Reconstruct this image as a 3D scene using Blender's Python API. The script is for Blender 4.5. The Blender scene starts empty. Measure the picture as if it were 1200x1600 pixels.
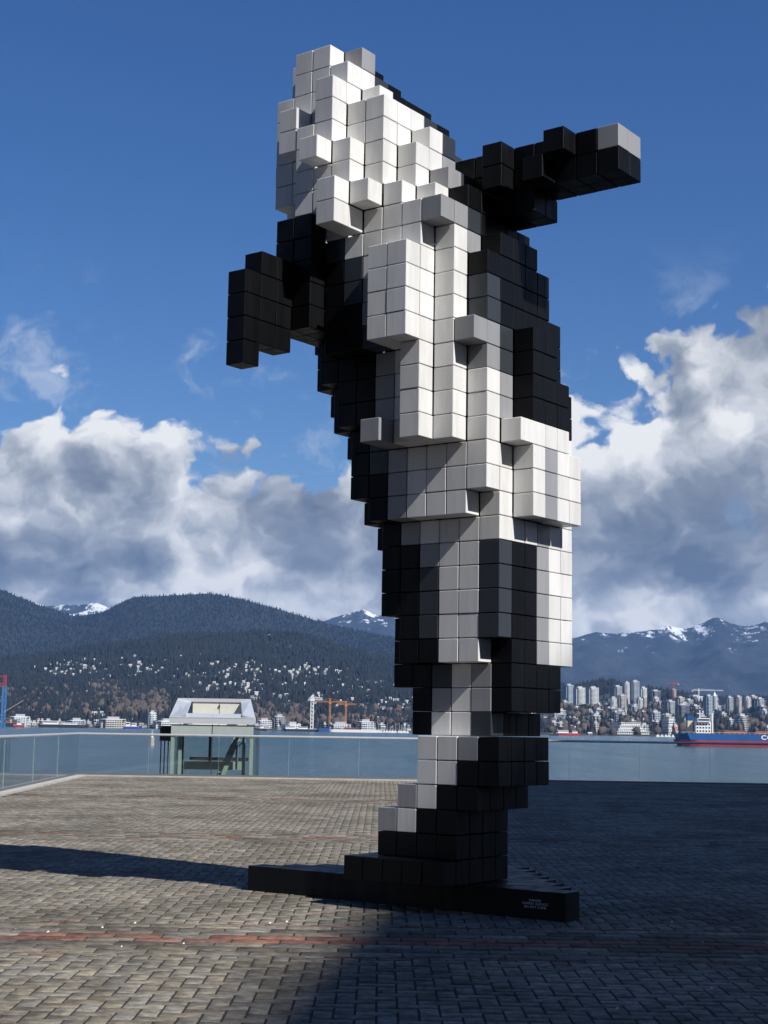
import bpy, bmesh, math, random, zlib
import numpy as np
from mathutils import Vector, Matrix, noise as mnoise

random.seed(7)
R = math.radians
scene = bpy.context.scene
COL = scene.collection

# ------------------------------------------------------------------ camera
F = 2400.0                      # focal length in photo pixels (1200 x 1600)
CAM = Vector((0, 0, 1.6))
PITCH = math.atan(333 / F)
ROLL = 0.0155
cam_d = bpy.data.cameras.new('camera')
cam_d.sensor_fit = 'VERTICAL'
cam_d.sensor_height = 24.0
cam_d.lens = 24.0 * F / 1600.0
cam_d.clip_start = 0.1
cam_d.clip_end = 90000
cam = bpy.data.objects.new('camera', cam_d)
COL.objects.link(cam)
MROT = Matrix.Rotation(math.pi / 2 + PITCH, 4, 'X') @ Matrix.Rotation(ROLL, 4, 'Z')
cam.matrix_world = Matrix.Translation(CAM) @ MROT
scene.camera = cam
M3 = MROT.to_3x3()


def ray(px, py):
    return M3 @ Vector(((px - 600) / F, -(py - 800) / F, -1.0))


def at(px, py, Y):              # point at depth Y seen in a photo pixel
    d = ray(px, py)
    return CAM + d * (Y / d.y)


def on_z(px, py, z):            # point at height z seen in a photo pixel
    d = ray(px, py)
    return CAM + d * ((z - CAM.z) / d.z)


def proj(p):
    q = M3.transposed() @ (Vector(p) - CAM)
    return 600 + F * q.x / -q.z, 800 - F * q.y / -q.z


# ------------------------------------------------------------------ light
SUN_EL = R(42)
SUN_AZ = R(135)                 # clockwise from +Y: right of and behind the camera
sun_dir = Vector((math.sin(SUN_AZ) * math.cos(SUN_EL), math.cos(SUN_AZ) * math.cos(SUN_EL), math.sin(SUN_EL)))
sl = bpy.data.lights.new('sun', 'SUN')
sl.energy = 5.0
sl.angle = R(0.53)
sl.color = (1.0, 0.97, 0.925)
so = bpy.data.objects.new('sun', sl)
so.rotation_euler = sun_dir.to_track_quat('Z', 'Y').to_euler()
so.location = (20, -20, 60)
COL.objects.link(so)

scene.view_settings.view_transform = 'Standard'
scene.view_settings.look = 'None'
scene.view_settings.gamma = 1
scene.view_settings.exposure = 0.25
scene.view_settings.use_curve_mapping = False

SKY_STRENGTH = 0.078
w = bpy.data.worlds.new('World')
scene.world = w
w.use_nodes = True
NT = w.node_tree


class N:
    """small helper for node graphs"""
    def __init__(s, nt):
        s.nt = nt

    def __call__(s, t, **kw):
        n = s.nt.nodes.new(t)
        for k, v in kw.items():
            setattr(n, k, v)
        return n

    def val(s, v, sock):
        if hasattr(v, 'links'):
            s.nt.links.new(v, sock)
        else:
            sock.default_value = v

    def m(s, op, a, b=0.0, c=0.0, clamp=False):
        n = s('ShaderNodeMath', operation=op, use_clamp=clamp)
        s.val(a, n.inputs[0]); s.val(b, n.inputs[1]); s.val(c, n.inputs[2])
        return n.outputs[0]

    def sstep(s, v, lo, hi, a=0.0, b=1.0, kind='SMOOTHSTEP'):
        n = s('ShaderNodeMapRange', interpolation_type=kind)
        n.clamp = True
        s.val(v, n.inputs[0])
        s.val(lo, n.inputs[1]); s.val(hi, n.inputs[2]); s.val(a, n.inputs[3]); s.val(b, n.inputs[4])
        return n.outputs[0]

    def noise(s, vec, scale, detail=6, rough=0.55, lac=2.0, dist=0.0):
        n = s('ShaderNodeTexNoise')
        if vec is not None:
            s.nt.links.new(vec, n.inputs['Vector'])
        s.val(scale, n.inputs['Scale']); n.inputs['Detail'].default_value = detail
        n.inputs['Roughness'].default_value = rough; n.inputs['Lacunarity'].default_value = lac
        n.inputs['Distortion'].default_value = dist
        return n.outputs[0]

    def comb(s, x, y, z=0.0):
        n = s('ShaderNodeCombineXYZ')
        s.val(x, n.inputs[0]); s.val(y, n.inputs[1]); s.val(z, n.inputs[2])
        return n.outputs[0]

    def add(s, v, off):
        n = s('ShaderNodeVectorMath', operation='ADD')
        s.nt.links.new(v, n.inputs[0])
        s.val(off, n.inputs[1])
        return n.outputs[0]

    def mix(s, f, a, b, blend='MIX'):
        n = s('ShaderNodeMix', data_type='RGBA', blend_type=blend)
        s.val(f, n.inputs[0])
        for v, i in ((a, 6), (b, 7)):
            if hasattr(v, 'links'):
                s.nt.links.new(v, n.inputs[i])
            else:
                n.inputs[i].default_value = (*v[:3], 1)
        return n.outputs[2]

    def ramp(s, f, stops):
        n = s('ShaderNodeValToRGB')
        s.val(f, n.inputs[0])
        e = n.color_ramp.elements
        while len(e) < len(stops):
            e.new(0.5)
        for q, (p, c) in zip(e, stops):
            q.position = p
            q.color = (*c[:3], 1) if not isinstance(c, float) else (c, c, c, 1)
        return n.outputs[0]


def build_world():
    NT.nodes.clear()
    g = N(NT)
    out = g('ShaderNodeOutputWorld')
    bg = g('ShaderNodeBackground')
    bg.inputs[1].default_value = SKY_STRENGTH
    NT.links.new(bg.outputs[0], out.inputs[0])
    sky = g('ShaderNodeTexSky', sky_type='NISHITA')
    sky.sun_disc = False
    sky.sun_elevation = SUN_EL
    sky.sun_rotation = SUN_AZ
    sky.altitude = 0
    sky.air_density = 1.0
    sky.dust_density = 0.2
    sky.ozone_density = 4.0
    hs = g('ShaderNodeHueSaturation')
    hs.inputs['Saturation'].default_value = 1.26
    hs.inputs['Value'].default_value = 1.0
    hs.inputs['Hue'].default_value = 0.512
    NT.links.new(sky.outputs[0], hs.inputs['Color'])
    tc = g('ShaderNodeTexCoord')
    sep = g('ShaderNodeSeparateXYZ')
    NT.links.new(tc.outputs['Generated'], sep.inputs[0])
    x, y, z = sep.outputs
    az = g.m('ARCTAN2', x, y)
    el = g.m('ARCSINE', z)
    U = g.m('MULTIPLY', az, 10.0)
    V = g.m('MULTIPLY', el, 12.0)

    def noise2(u, v, scale, detail, rough=0.5, kind='FBM', offset=0.0, gain=1.0):
        n = g('ShaderNodeTexNoise', noise_dimensions='2D')
        n.noise_type = kind
        n.normalize = (kind == 'FBM')
        NT.links.new(g.comb(u, v), n.inputs['Vector'])
        n.inputs['Scale'].default_value = scale
        n.inputs['Detail'].default_value = detail
        n.inputs['Roughness'].default_value = rough
        if kind != 'FBM':
            n.inputs['Offset'].default_value = offset
            n.inputs['Gain'].default_value = gain
        return n.outputs[0]

    def voro(u, v, scale):
        n = g('ShaderNodeTexVoronoi', feature='F1', voronoi_dimensions='2D')
        NT.links.new(g.comb(u, v), n.inputs['Vector'])
        n.inputs['Scale'].default_value = scale
        n.inputs['Detail'].default_value = 2.0
        n.inputs['Roughness'].default_value = 0.5
        return n.outputs['Distance']

    w1 = g.m('SUBTRACT', noise2(g.m('ADD', U, 31.7), V, 1.6, 3, 0.55), 0.5)
    w2 = g.m('SUBTRACT', noise2(g.m('ADD', U, 77.1), V, 5.0, 4, 0.6), 0.5)
    Uw = g.m('ADD', U, g.m('ADD', g.m('MULTIPLY', w1, 0.5), g.m('MULTIPLY', w2, 0.16)))
    Vw = g.m('ADD', V, g.m('ADD', g.m('MULTIPLY', w1, -0.35), g.m('MULTIPLY', w2, 0.16)))

    def body(du, dv):
        u = g.m('ADD', Uw, 39.3 + du); v = g.m('ADD', Vw, 4.1 + dv)
        a = noise2(u, v, 0.9, 9, 0.52)
        b = voro(u, v, 2.6)
        return g.m('ADD', g.m('MULTIPLY', a, 0.75), g.m('MULTIPLY', g.m('SUBTRACT', 0.62, b), 0.22))
    d0 = body(0, 0)
    d1 = body(0.13, 0.15)
    slow = g.m('SUBTRACT', noise2(U, g.m('MULTIPLY', V, 0.0), 0.7, 1), 0.5)
    top = g.m('ADD', g.sstep(az, -0.02, 0.27, CLD['left'], CLD['right']), g.m('MULTIPLY', slow, 0.07))
    dens = g.m('ADD', g.m('SUBTRACT', top, el), g.m('MULTIPLY', g.m('SUBTRACT', d0, 0.42), 0.22))
    bank = g.sstep(dens, 0.0, 0.017)
    hole = noise2(g.m('ADD', U, CLD['hu']), g.m('ADD', V, CLD['hv']), 0.9, 4, 0.5)
    hole = g.m('ADD', hole, g.m('MULTIPLY', w2, 0.12))
    bank = g.m('MULTIPLY', bank, g.sstep(hole, 0.70, 0.78, 1.0, 0.7))
    wn = noise2(g.m('ADD', Uw, CLD['wu']), g.m('ADD', Vw, CLD['wv']), 1.2, 7, 0.58)
    wz = g.m('MULTIPLY', g.sstep(el, 0.10, 0.16), g.sstep(el, 0.22, 0.32, 1.0, 0.0))
    wisp = g.m('MULTIPLY', g.m('MULTIPLY', g.sstep(wn, 0.52, 0.72), wz), 0.62)
    # shade: each billow lit from the upper right; tops bright, thick bases grey
    def soft(du, dv):
        return noise2(g.m('ADD', Uw, CLD['bu'] + du), g.m('ADD', Vw, CLD['bv'] + dv), CLD['ss'], 8, 0.50)
    g1 = g.m('SUBTRACT', soft(0, 0), soft(0.22, 0.30))
    g2 = g.m('SUBTRACT', d0, d1)
    big = g.m('SUBTRACT', noise2(g.m('ADD', U, CLD['gu']), g.m('MULTIPLY', V, 1.5), 0.6, 2, 0.5), 0.5)
    lit = g.m('ADD', g.m('MULTIPLY', g1, CLD['g1']), g.m('MULTIPLY', g2, CLD['g2']))
    lit = g.m('ADD', lit, g.sstep(dens, 0.0, 0.20, CLD['hi'], CLD['lo'], 'LINEAR'))
    lit = g.m('ADD', lit, g.m('MULTIPLY', big, CLD['big']))
    base_dark = g.m('MULTIPLY', g.sstep(g.m('ADD', el, g.m('MULTIPLY', w1, 0.05)), 0.088, 0.102), g.sstep(el, 0.10, 0.17, -0.14, 0.0))
    lit = g.m('ADD', lit, base_dark)
    lit = g.m('ADD', lit, g.sstep(g.m('ADD', el, g.m('MULTIPLY', w1, 0.05)), 0.083, 0.097, 0.16, 0.0))
    lit = g.m('MULTIPLY', lit, 1.0, clamp=True)
    ccol = g.ramp(lit, [
        (0.0, (0.115, 0.145, 0.195)),
        (0.33, (0.215, 0.245, 0.30)),
        (0.58, (0.36, 0.39, 0.435)),
        (0.80, (0.58, 0.60, 0.63)),
        (1.0, (0.80, 0.80, 0.79))])
    sc = g('ShaderNodeVectorMath', operation='SCALE')
    NT.links.new(ccol, sc.inputs[0])
    sc.inputs['Scale'].default_value = 1.0 / SKY_STRENGTH
    K = 1.0 / SKY_STRENGTH
    base = g.mix(wisp, hs.outputs[0], (0.50 * K, 0.56 * K, 0.66 * K))
    fin = g.mix(bank, base, sc.outputs[0])
    NT.links.new(fin, bg.inputs[0])


CLD = dict(left=0.202, right=0.272, hu=3.0, hv=1.0, wu=26.0, wv=4.0, bu=32.3, bv=5.0, gu=30.0, ss=0.75, g1=1.9, g2=1.6, hi=0.86, lo=0.29, big=0.9)
build_world()
w.cycles.sampling_method = 'MANUAL'
w.cycles.sample_map_resolution = 256

# ------------------------------------------------------------------ materials
MATS = {}


def mat(name, col, rough=0.6, metal=0.0, var=0.0, nscale=6.0, spec=0.5, island=0.0, bump=0.0, bscale=40.0, coat=0.0):
    if name in MATS:
        return MATS[name]
    m = bpy.data.materials.new(name)
    m.use_nodes = True
    nt = m.node_tree
    b = nt.nodes['Principled BSDF']
    g = N(nt)
    b.inputs['Roughness'].default_value = rough
    b.inputs['Metallic'].default_value = metal
    b.inputs['Specular IOR Level'].default_value = spec
    b.inputs['Coat Weight'].default_value = coat
    geo = g('ShaderNodeNewGeometry')
    c = None
    if var or island:
        tc = g('ShaderNodeTexCoord')
        n = g.noise(tc.outputs['Object'], nscale, 5, 0.6)
        f = g.sstep(n, 0.3, 0.7, 1 - var, 1 + var, 'LINEAR')
        if island:
            oi = g('ShaderNodeObjectInfo')
            r = g.m('FRACT', g.m('ADD', geo.outputs['Random Per Island'], oi.outputs['Random']))
            f = g.m('MULTIPLY', f, g.sstep(r, 0, 1, 1 - island, 1 + island, 'LINEAR'))
        s = g('ShaderNodeVectorMath', operation='SCALE')
        s.inputs[0].default_value = col[:3]
        nt.links.new(f, s.inputs['Scale'])
        nt.links.new(s.outputs[0], b.inputs['Base Color'])
    else:
        b.inputs['Base Color'].default_value = (*col[:3], 1)
    if bump:
        tc = g('ShaderNodeTexCoord')
        bp = g('ShaderNodeBump')
        bp.inputs['Strength'].default_value = bump
        bp.inputs['Distance'].default_value = 0.01
        nt.links.new(g.noise(tc.outputs['Object'], bscale, 6, 0.6), bp.inputs['Height'])
        nt.links.new(bp.outputs[0], b.inputs['Normal'])
    MATS[name] = m
    return m


def tag(o, label=None, cat=None, group=None, kind=None):
    if label: o['label'] = label
    if cat: o['category'] = cat
    if group: o['group'] = group
    if kind: o['kind'] = kind
    return o


def link(name, me, material=None, parent=None):
    o = bpy.data.objects.new(name, me)
    COL.objects.link(o)
    if material is not None and len(me.materials) == 0:
        me.materials.append(material)
    if parent is not None:
        o.parent = parent
    return o


def empty(name, loc, rz=0.0):
    o = bpy.data.objects.new(name, None)
    o.empty_display_size = 0.2
    o.location = loc
    o.rotation_euler = (0, 0, rz)
    COL.objects.link(o)
    return o


class MB:
    """collects boxes, bars, prisms; build() links one mesh object"""
    def __init__(s):
        s.v = []; s.f = []

    def raw(s, vs, fs):
        o = len(s.v)
        s.v += [tuple(p) for p in vs]
        s.f += [tuple(i + o for i in q) for q in fs]
        return s

    def box(s, x0, x1, y0, y1, z0, z1):
        return s.raw([(x0, y0, z0), (x1, y0, z0), (x1, y1, z0), (x0, y1, z0), (x0, y0, z1), (x1, y0, z1), (x1, y1, z1), (x0, y1, z1)],
                     [(0, 3, 2, 1), (4, 5, 6, 7), (0, 1, 5, 4), (1, 2, 6, 5), (2, 3, 7, 6), (3, 0, 4, 7)])

    def bar(s, a, b, w, h=None, up=(0, 0, 1)):
        a = Vector(a); b = Vector(b); h = h or w
        d = (b - a).normalized()
        u = Vector(up)
        if abs(d.dot(u)) > 0.98: u = Vector((0, 1, 0))
        x = d.cross(u).normalized(); y = x.cross(d).normalized()
        vs = []
        for p in (a, b):
            for sx, sy in ((-1, -1), (1, -1), (1, 1), (-1, 1)):
                vs.append(p + x * (sx * w / 2) + y * (sy * h / 2))
        return s.raw(vs, [(0, 1, 2, 3), (7, 6, 5, 4), (0, 4, 5, 1), (1, 5, 6, 2), (2, 6, 7, 3), (3, 7, 4, 0)])

    def tube(s, a, b, r0, r1=None, n=10):
        a = Vector(a); b = Vector(b); r1 = r0 if r1 is None else r1
        d = (b - a).normalized()
        u = Vector((0, 0, 1)) if abs(d.z) < 0.9 else Vector((1, 0, 0))
        x = d.cross(u).normalized(); y = d.cross(x).normalized()
        vs = []
        for p, r in ((a, r0), (b, r1)):
            for i in range(n):
                t = 2 * math.pi * i / n
                vs.append(p + x * (r * math.cos(t)) + y * (r * math.sin(t)))
        fs = [(i, (i + 1) % n, n + (i + 1) % n, n + i) for i in range(n)]
        fs += [tuple(range(n - 1, -1, -1)), tuple(range(n, 2 * n))]
        return s.raw(vs, fs)

    def prism(s, pts, z0, z1):
        n = len(pts)
        vs = [(x, y, z0) for x, y in pts] + [(x, y, z1) for x, y in pts]
        fs = [(i, (i + 1) % n, n + (i + 1) % n, n + i) for i in range(n)] + [tuple(range(n - 1, -1, -1)), tuple(range(n, 2 * n))]
        return s.raw(vs, fs)

    def mesh(s, name):
        me = bpy.data.meshes.new(name)
        me.from_pydata(s.v, [], s.f)
        bm = bmesh.new(); bm.from_mesh(me)
        bmesh.ops.recalc_face_normals(bm, faces=bm.faces)
        bm.to_mesh(me); bm.free()
        return me

    def build(s, name, material, parent=None):
        return link(name, s.mesh(name), material, parent)


def np_mesh(name, verts, faces, k):
    """fast mesh from arrays: faces (n,k)"""
    me = bpy.data.meshes.new(name)
    verts = np.asarray(verts, dtype=np.float32); faces = np.asarray(faces, dtype=np.int32)
    me.vertices.add(len(verts)); me.vertices.foreach_set('co', verts.ravel())
    n = len(faces)
    me.loops.add(n * k); me.loops.foreach_set('vertex_index', faces.ravel())
    me.polygons.add(n)
    me.polygons.foreach_set('loop_start', np.arange(0, n * k, k, dtype=np.int32))
    me.polygons.foreach_set('loop_total', np.full(n, k, dtype=np.int32))
    me.update(calc_edges=True)
    me.validate()
    return me


def fbm(x, y, z=0.0, oct=5, H=0.9, lac=2.1):
    return mnoise.fractal(Vector((x, y, z)), H, lac, oct)


SEA = -10.0
HAZE_DENSITY = 3.0e-5

# ================================================================== SETTING
# ---- plaza ground under the pavers
RAIL_Y = 45.5
m_joint = mat('joint_sand', (0.026, 0.021, 0.016), 0.95, var=0.3, nscale=3.0)
pl = MB()
pA = on_z(80, 1219, 0); pA = Vector((pA.x, RAIL_Y, 0))
pB = on_z(0, 1239, 0)
ldir = (pB - pA).normalized()
pC = pA + ldir * 22
pD = pA + ldir * 44


def left_edge(y):
    return pA.x + (y - pA.y) * ldir.x / ldir.y


pl.prism([(pA.x - 0.3, RAIL_Y + 0.35), (pD.x - 0.3, pD.y), (-80, pD.y - 1), (-80, -60), (60, -60), (60, RAIL_Y + 0.35)], -1.2, -0.0055)
plaza = pl.build('plaza_floor', m_joint)
tag(plaza, kind='structure')


def paver_material(name, col, island=0.22):
    m = bpy.data.materials.new(name)
    m.use_nodes = True
    nt = m.node_tree
    b = nt.nodes['Principled BSDF']
    g = N(nt)
    geo = g('ShaderNodeNewGeometry')
    oi = g('ShaderNodeObjectInfo')
    r = g.m('FRACT', g.m('ADD', geo.outputs['Random Per Island'], oi.outputs['Random']))
    stain = g.noise(geo.outputs['Position'], 0.55, 6, 0.62)
    streak = g.noise(geo.outputs['Position'], 4.5, 5, 0.65)
    grit = g.noise(geo.outputs['Position'], 160.0, 3, 0.7)
    blotch = g.noise(geo.outputs['Position'], 13.0, 5, 0.62)
    f = g.sstep(r, 0, 1, 1 - island, 1 + island, 'LINEAR')
    f = g.m('MULTIPLY', f, g.sstep(stain, 0.32, 0.62, 0.66, 1.12))
    f = g.m('MULTIPLY', f, g.sstep(streak, 0.30, 0.60, 0.70, 1.10))
    f = g.m('MULTIPLY', f, g.sstep(blotch, 0.36, 0.64, 0.70, 1.18))
    f = g.m('MULTIPLY', f, g.sstep(grit, 0.3, 0.7, 0.82, 1.16, 'LINEAR'))
    s = g('ShaderNodeVectorMath', operation='SCALE')
    hue = g.mix(g.sstep(g.m('FRACT', g.m('MULTIPLY', r, 7.31)), 0, 1), col, tuple(c * k for c, k in zip(col, (1.06, 0.99, 0.9))))
    nt.links.new(hue, s.inputs[0])
    nt.links.new(f, s.inputs['Scale'])
    nt.links.new(s.outputs[0], b.inputs['Base Color'])
    b.inputs['Roughness'].default_value = 0.85
    b.inputs['Specular IOR Level'].default_value = 0.12
    bp = g('ShaderNodeBump')
    bp.inputs['Strength'].default_value = 0.5
    bp.inputs['Distance'].default_value = 0.003
    nt.links.new(g.m('ADD', grit, g.noise(geo.outputs['Position'], 30.0, 4, 0.6)), bp.inputs['Height'])
    nt.links.new(bp.outputs[0], b.inputs['Normal'])
    return m


m_paver = paver_material('paver_concrete', (0.215, 0.200, 0.169))
m_red = paver_material('paver_red', (0.215, 0.118, 0.090))
m_pdark = paver_material('paver_charcoal', (0.140, 0.129, 0.110))

PW, PL_ = 0.12, 0.24
BL, BR = 0.36, 0.2                               # larger units laid in the cross bands
BAND_ROWS = [('r', 0.07), ('g', BR), ('d', BR), ('d', BR), ('r', BR), ('r', BR), ('d', BR), ('d', BR), ('g', BR), ('r', 0.07)]
BAND_W = sum(h for _, h in BAND_ROWS)
BANDS = [10.95, 21.4, 32.4]                      # distance of each band's near edge


pav = []        # cx, cy, half x, half y, kind
bands = [(y0, y0 + BAND_W) for y0 in BANDS]
YMIN, YMAX = 5.6, RAIL_Y - 0.25


def in_band(ya, yb):
    return any(ya < b1 - 0.002 and yb > b0 + 0.002 for b0, b1 in bands)


def halfspan(y):
    return 0.31 * y + 1.6


rng = np.random.default_rng(3)
# herringbone of 100 x 200 pavers between the bands: repeat vectors (1,1) and (2,-2) half-widths
segs = []
edges_ = [YMIN] + [e for b in bands for e in b] + [YMAX]
for a, b in zip(edges_[0::2], edges_[1::2]):
    segs.append((a, b))
for (ya, yb) in segs:
    ny = int((yb - ya) / PW) + 3
    for jy in range(-2, ny):
        span = halfspan(ya + jy * PW)
        nx = int(span / PW) + 3
        for ix in range(-nx, nx):
            ph = (ix - jy) % 4
            cells = None
            if ph == 0:
                cells = (ix, jy, ix + 2, jy + 1)        # lying across
            elif ph == 3:
                cells = (ix, jy, ix + 1, jy + 2)        # lying along the view
            if cells is None:
                continue
            x0, y0, x1, y1 = cells[0] * PW, ya + cells[1] * PW, cells[2] * PW, ya + cells[3] * PW
            y0 = max(y0, ya); y1 = min(y1, yb)
            if y1 - y0 < 0.03 or x0 < left_edge((y0 + y1) / 2) + 0.2:
                continue
            pav.append(((x0 + x1) / 2, (y0 + y1) / 2, (x1 - x0) / 2, (y1 - y0) / 2, 'g'))
for b0 in BANDS:
    y0 = b0
    for q, (kind, hh) in enumerate(BAND_ROWS):
        nx = int(halfspan(y0) / BL) + 2
        off = (0, 0.5, 0.22, 0.7)[q % 4] * BL
        for ix in range(-nx, nx):
            x0 = ix * BL + off
            if x0 < left_edge(y0) + 0.2: continue
            kd = kind
            if kind == 'r' and rng.random() < (0.12 if b0 < 12 and hh > 0.1 else 0.6): kd = 'g'
            if kind == 'd' and rng.random() < 0.45: kd = 'g'
            pav.append((x0 + BL / 2, y0 + hh / 2, BL / 2, hh / 2, kd))
        y0 += hh
P = np.array([p[:4] for p in pav]); PK = np.array([p[4] for p in pav])

# which pavers show largest in the picture -> real single objects
scr = []
for i, p in enumerate(pav):
    if p[1] > 9.6: continue
    u, v = proj((p[0], p[1], 0))
    if -10 < u < 1210 and v < 1600 + 4:
        scr.append((p[2] * p[3] / p[1] ** 3 * (1 if abs(p[2]) > 0 else 0), i))
scr.sort(reverse=True)
single = [i for _, i in scr[:300]]
sset = set(single)
G = 0.0072      # half joint


def paver_arrays(hx, hy, cx, cy, z, tilt):
    """top face with chamfer and sides for arrays of pavers"""
    n = len(cx)
    c = 0.003
    out = np.zeros((n, 12, 3))
    sg = np.array([(-1, -1), (1, -1), (1, 1), (-1, 1)])
    for k, (sx, sy) in enumerate(sg):
        for lvl, (ins, dz) in enumerate(((c, 0.0), (0.0, -c), (0.0, -0.04))):
            out[:, lvl * 4 + k, 0] = cx + sx * (hx - G - ins)
            out[:, lvl * 4 + k, 1] = cy + sy * (hy - G - ins)
            out[:, lvl * 4 + k, 2] = z + dz + tilt[:, 0] * sx * hx + tilt[:, 1] * sy * hy
    faces = [(0, 1, 2, 3)]
    for a in (0, 4):
        for k in range(4):
            k2 = (k + 1) % 4
            faces.append((a + k, a + 4 + k, a + 4 + k2, a + k2))
    F_ = np.array(faces)[None] + (np.arange(n) * 12)[:, None, None]
    return out.reshape(-1, 3), F_.reshape(-1, 4)


for kd, m_, nm in (('g', m_paver, 'paver_field'), ('r', m_red, 'red_paver_field'), ('d', m_pdark, 'dark_paver_field')):
    idx = np.array([i for i in range(len(pav)) if PK[i] == kd and i not in sset])
    q = P[idx]
    z = rng.normal(0, 0.0011, len(idx)); tl = rng.normal(0, 0.004, (len(idx), 2))
    v, f = paver_arrays(q[:, 2], q[:, 3], q[:, 0], q[:, 1], z, tl)
    me = np_mesh(nm, v, f, 4)
    o = link(nm, me, m_, plaza)
    tag(o, kind='stuff')
pmesh = {}
for i in single:
    cx, cy, hx, hy, kd = pav[i]
    key = (round(hx, 3), round(hy, 3), kd)
    if key not in pmesh:
        v, f = paver_arrays(np.array([hx]), np.array([hy]), np.zeros(1), np.zeros(1), np.zeros(1), np.zeros((1, 2)))
        pmesh[key] = np_mesh('paver', v, f, 4)
        pmesh[key].materials.append({'g': m_paver, 'r': m_red, 'd': m_pdark}[kd])
    o = link('paver', pmesh[key], None, plaza)
    o.location = (cx, cy, rng.normal(0, 0.0011))
    o.rotation_euler = (rng.normal(0, 0.004), rng.normal(0, 0.004), rng.normal(0, 0.006))

# coping along the edge
m_coping = mat('coping_concrete', (0.42, 0.40, 0.37), 0.8, var=0.18, nscale=2.5, bump=0.3)
CXL = on_z(80, 1219, 0).x
cp = MB()
cp.box(CXL - 0.28, 24, RAIL_Y - 0.22, RAIL_Y + 0.30, -0.05, 0.035)
tag(cp.build('front_kerb', m_coping), kind='structure')
LEFT_Y0 = 24.0
nrm = Vector((ldir.y, -ldir.x, 0))
cp = MB()
cp.bar(pA + Vector((0, 0, -0.01)) + ldir * 0.30, pC + Vector((0, 0, -0.01)), 0.62, 0.10)
tag(cp.build('side_kerb', m_coping), kind='structure')

# ---- sea
m_sea = bpy.data.materials.new('sea_water')
m_sea.use_nodes = True
nt = m_sea.node_tree; b = nt.nodes['Principled BSDF']; g = N(nt)
b.inputs['Base Color'].default_value = (0.060, 0.110, 0.128, 1)
b.inputs['Roughness'].default_value = 0.2
b.inputs['IOR'].default_value = 1.33
geo = g('ShaderNodeNewGeometry')
mp = g('ShaderNodeMapping'); nt.links.new(geo.outputs['Position'], mp.inputs[0]); mp.inputs['Scale'].default_value = (0.55, 1.0, 1.0)
n1 = g.noise(mp.outputs[0], 0.16, 5, 0.6)
n2 = g.noise(mp.outputs[0], 1.1, 4, 0.6)
mp2 = g('ShaderNodeMapping'); nt.links.new(geo.outputs['Position'], mp2.inputs[0]); mp2.inputs['Scale'].default_value = (0.34, 0.022, 1.0)
patch = g.m('ADD', g.m('MULTIPLY', g.noise(mp2.outputs[0], 0.10, 4, 0.6), 0.5), g.m('MULTIPLY', g.noise(mp2.outputs[0], 1.0, 4, 0.7), 0.5))
bp = g('ShaderNodeBump'); bp.inputs['Distance'].default_value = 2.2
nt.links.new(g.sstep(patch, 0.40, 0.60, 0.10, 1.0), bp.inputs['Strength'])
n3 = g.noise(mp.outputs[0], 0.035, 3, 0.5)
nt.links.new(g.m('ADD', g.m('ADD', g.m('MULTIPLY', n1, 0.62), g.m('MULTIPLY', n2, 0.13)), g.m('MULTIPLY', n3, 0.9)), bp.inputs['Height'])
nt.links.new(bp.outputs[0], b.inputs['Normal'])
s = MB(); s.raw([(-26000, -2000, SEA), (26000, -2000, SEA), (26000, 9000, SEA), (-26000, 9000, SEA)], [(0, 1, 2, 3)])
tag(s.build('sea', m_sea), kind='structure')

# ---- terrain across the water
def azim(px):
    return (px - 600) / F


def elev(px, py):               # height slope (z - cam)/Y of a photo pixel
    d = ray(px, py)
    return d.z / d.y


CREST = [(-900, 1010), (-400, 1035), (0, 1036), (100, 1018), (200, 1008), (300, 990), (400, 992), (500, 1006), (600, 1030), (700, 1060), (800, 1080), (880, 1084), (925, 1071), (960, 1068), (990, 1083), (1050, 1090), (1100, 1092), (1200, 1098), (1500, 1100), (2200, 1090)]
CA = np.array([azim(p[0]) for p in CREST]); CE = np.array([elev(*p) for p in CREST])
Y0N, Y1N = 2550.0, 4700.0


def ground(X, Y):
    """height of the near shore and hill"""
    a = X / Y
    e = float(np.interp(a, CA, CE))
    zc = CAM.z + e * Y1N
    t = (Y - Y0N) / (Y1N - Y0N)
    if t <= 0: return SEA - 3 + t * 20
    if t <= 1:
        k = 0.10 * t + 0.90 * t ** 1.55
    else:
        k = max(0.0, 1.0 - (t - 1) * 1.4)
    z = SEA + 2.0 + (zc - SEA - 2.0) * k
    return z + 22.0 * min(1, t * 2) * fbm(X / 380.0, Y / 520.0, 1.0, 5)


def terrain(name, hfun, a0, a1, na, ys, material):
    vs = []; fs = []
    for j, Y in enumerate(ys):
        for i in range(na + 1):
            a = a0 + (a1 - a0) * i / na
            vs.append((a * Y, Y, hfun(a * Y, Y)))
    W = na + 1
    for j in range(len(ys) - 1):
        for i in range(na):
            fs.append((j * W + i, j * W + i + 1, (j + 1) * W + i + 1, (j + 1) * W + i))
    me = np_mesh(name, vs, fs, 4)
    me.polygons.foreach_set('use_smooth', [True] * len(fs))
    return tag(link(name, me, material), kind='structure')


m_forest_floor = mat('forest_floor', (0.035, 0.040, 0.030), 0.95, var=0.35, nscale=0.02)
terrain('near_hill', ground, -0.62, 0.62, 220, list(np.linspace(2500, 2600, 6)) + list(np.linspace(2650, 4700, 60)) + list(np.linspace(4800, 5400, 6)), m_forest_floor)

FCREST = [(-1000, 880), (-400, 905), (-100, 900), (0, 921), (60, 944), (115, 963), (160, 958), (210, 934), (260, 932), (330, 929), (380, 937), (450, 955), (520, 974), (610, 995), (700, 1020), (800, 1050), (950, 1085), (1200, 1100), (2200, 1110)]
FA = np.array([azim(p[0]) for p in FCREST]); FE = np.array([elev(*p) for p in FCREST])
YF0, YF1 = 5000.0, 7600.0


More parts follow.
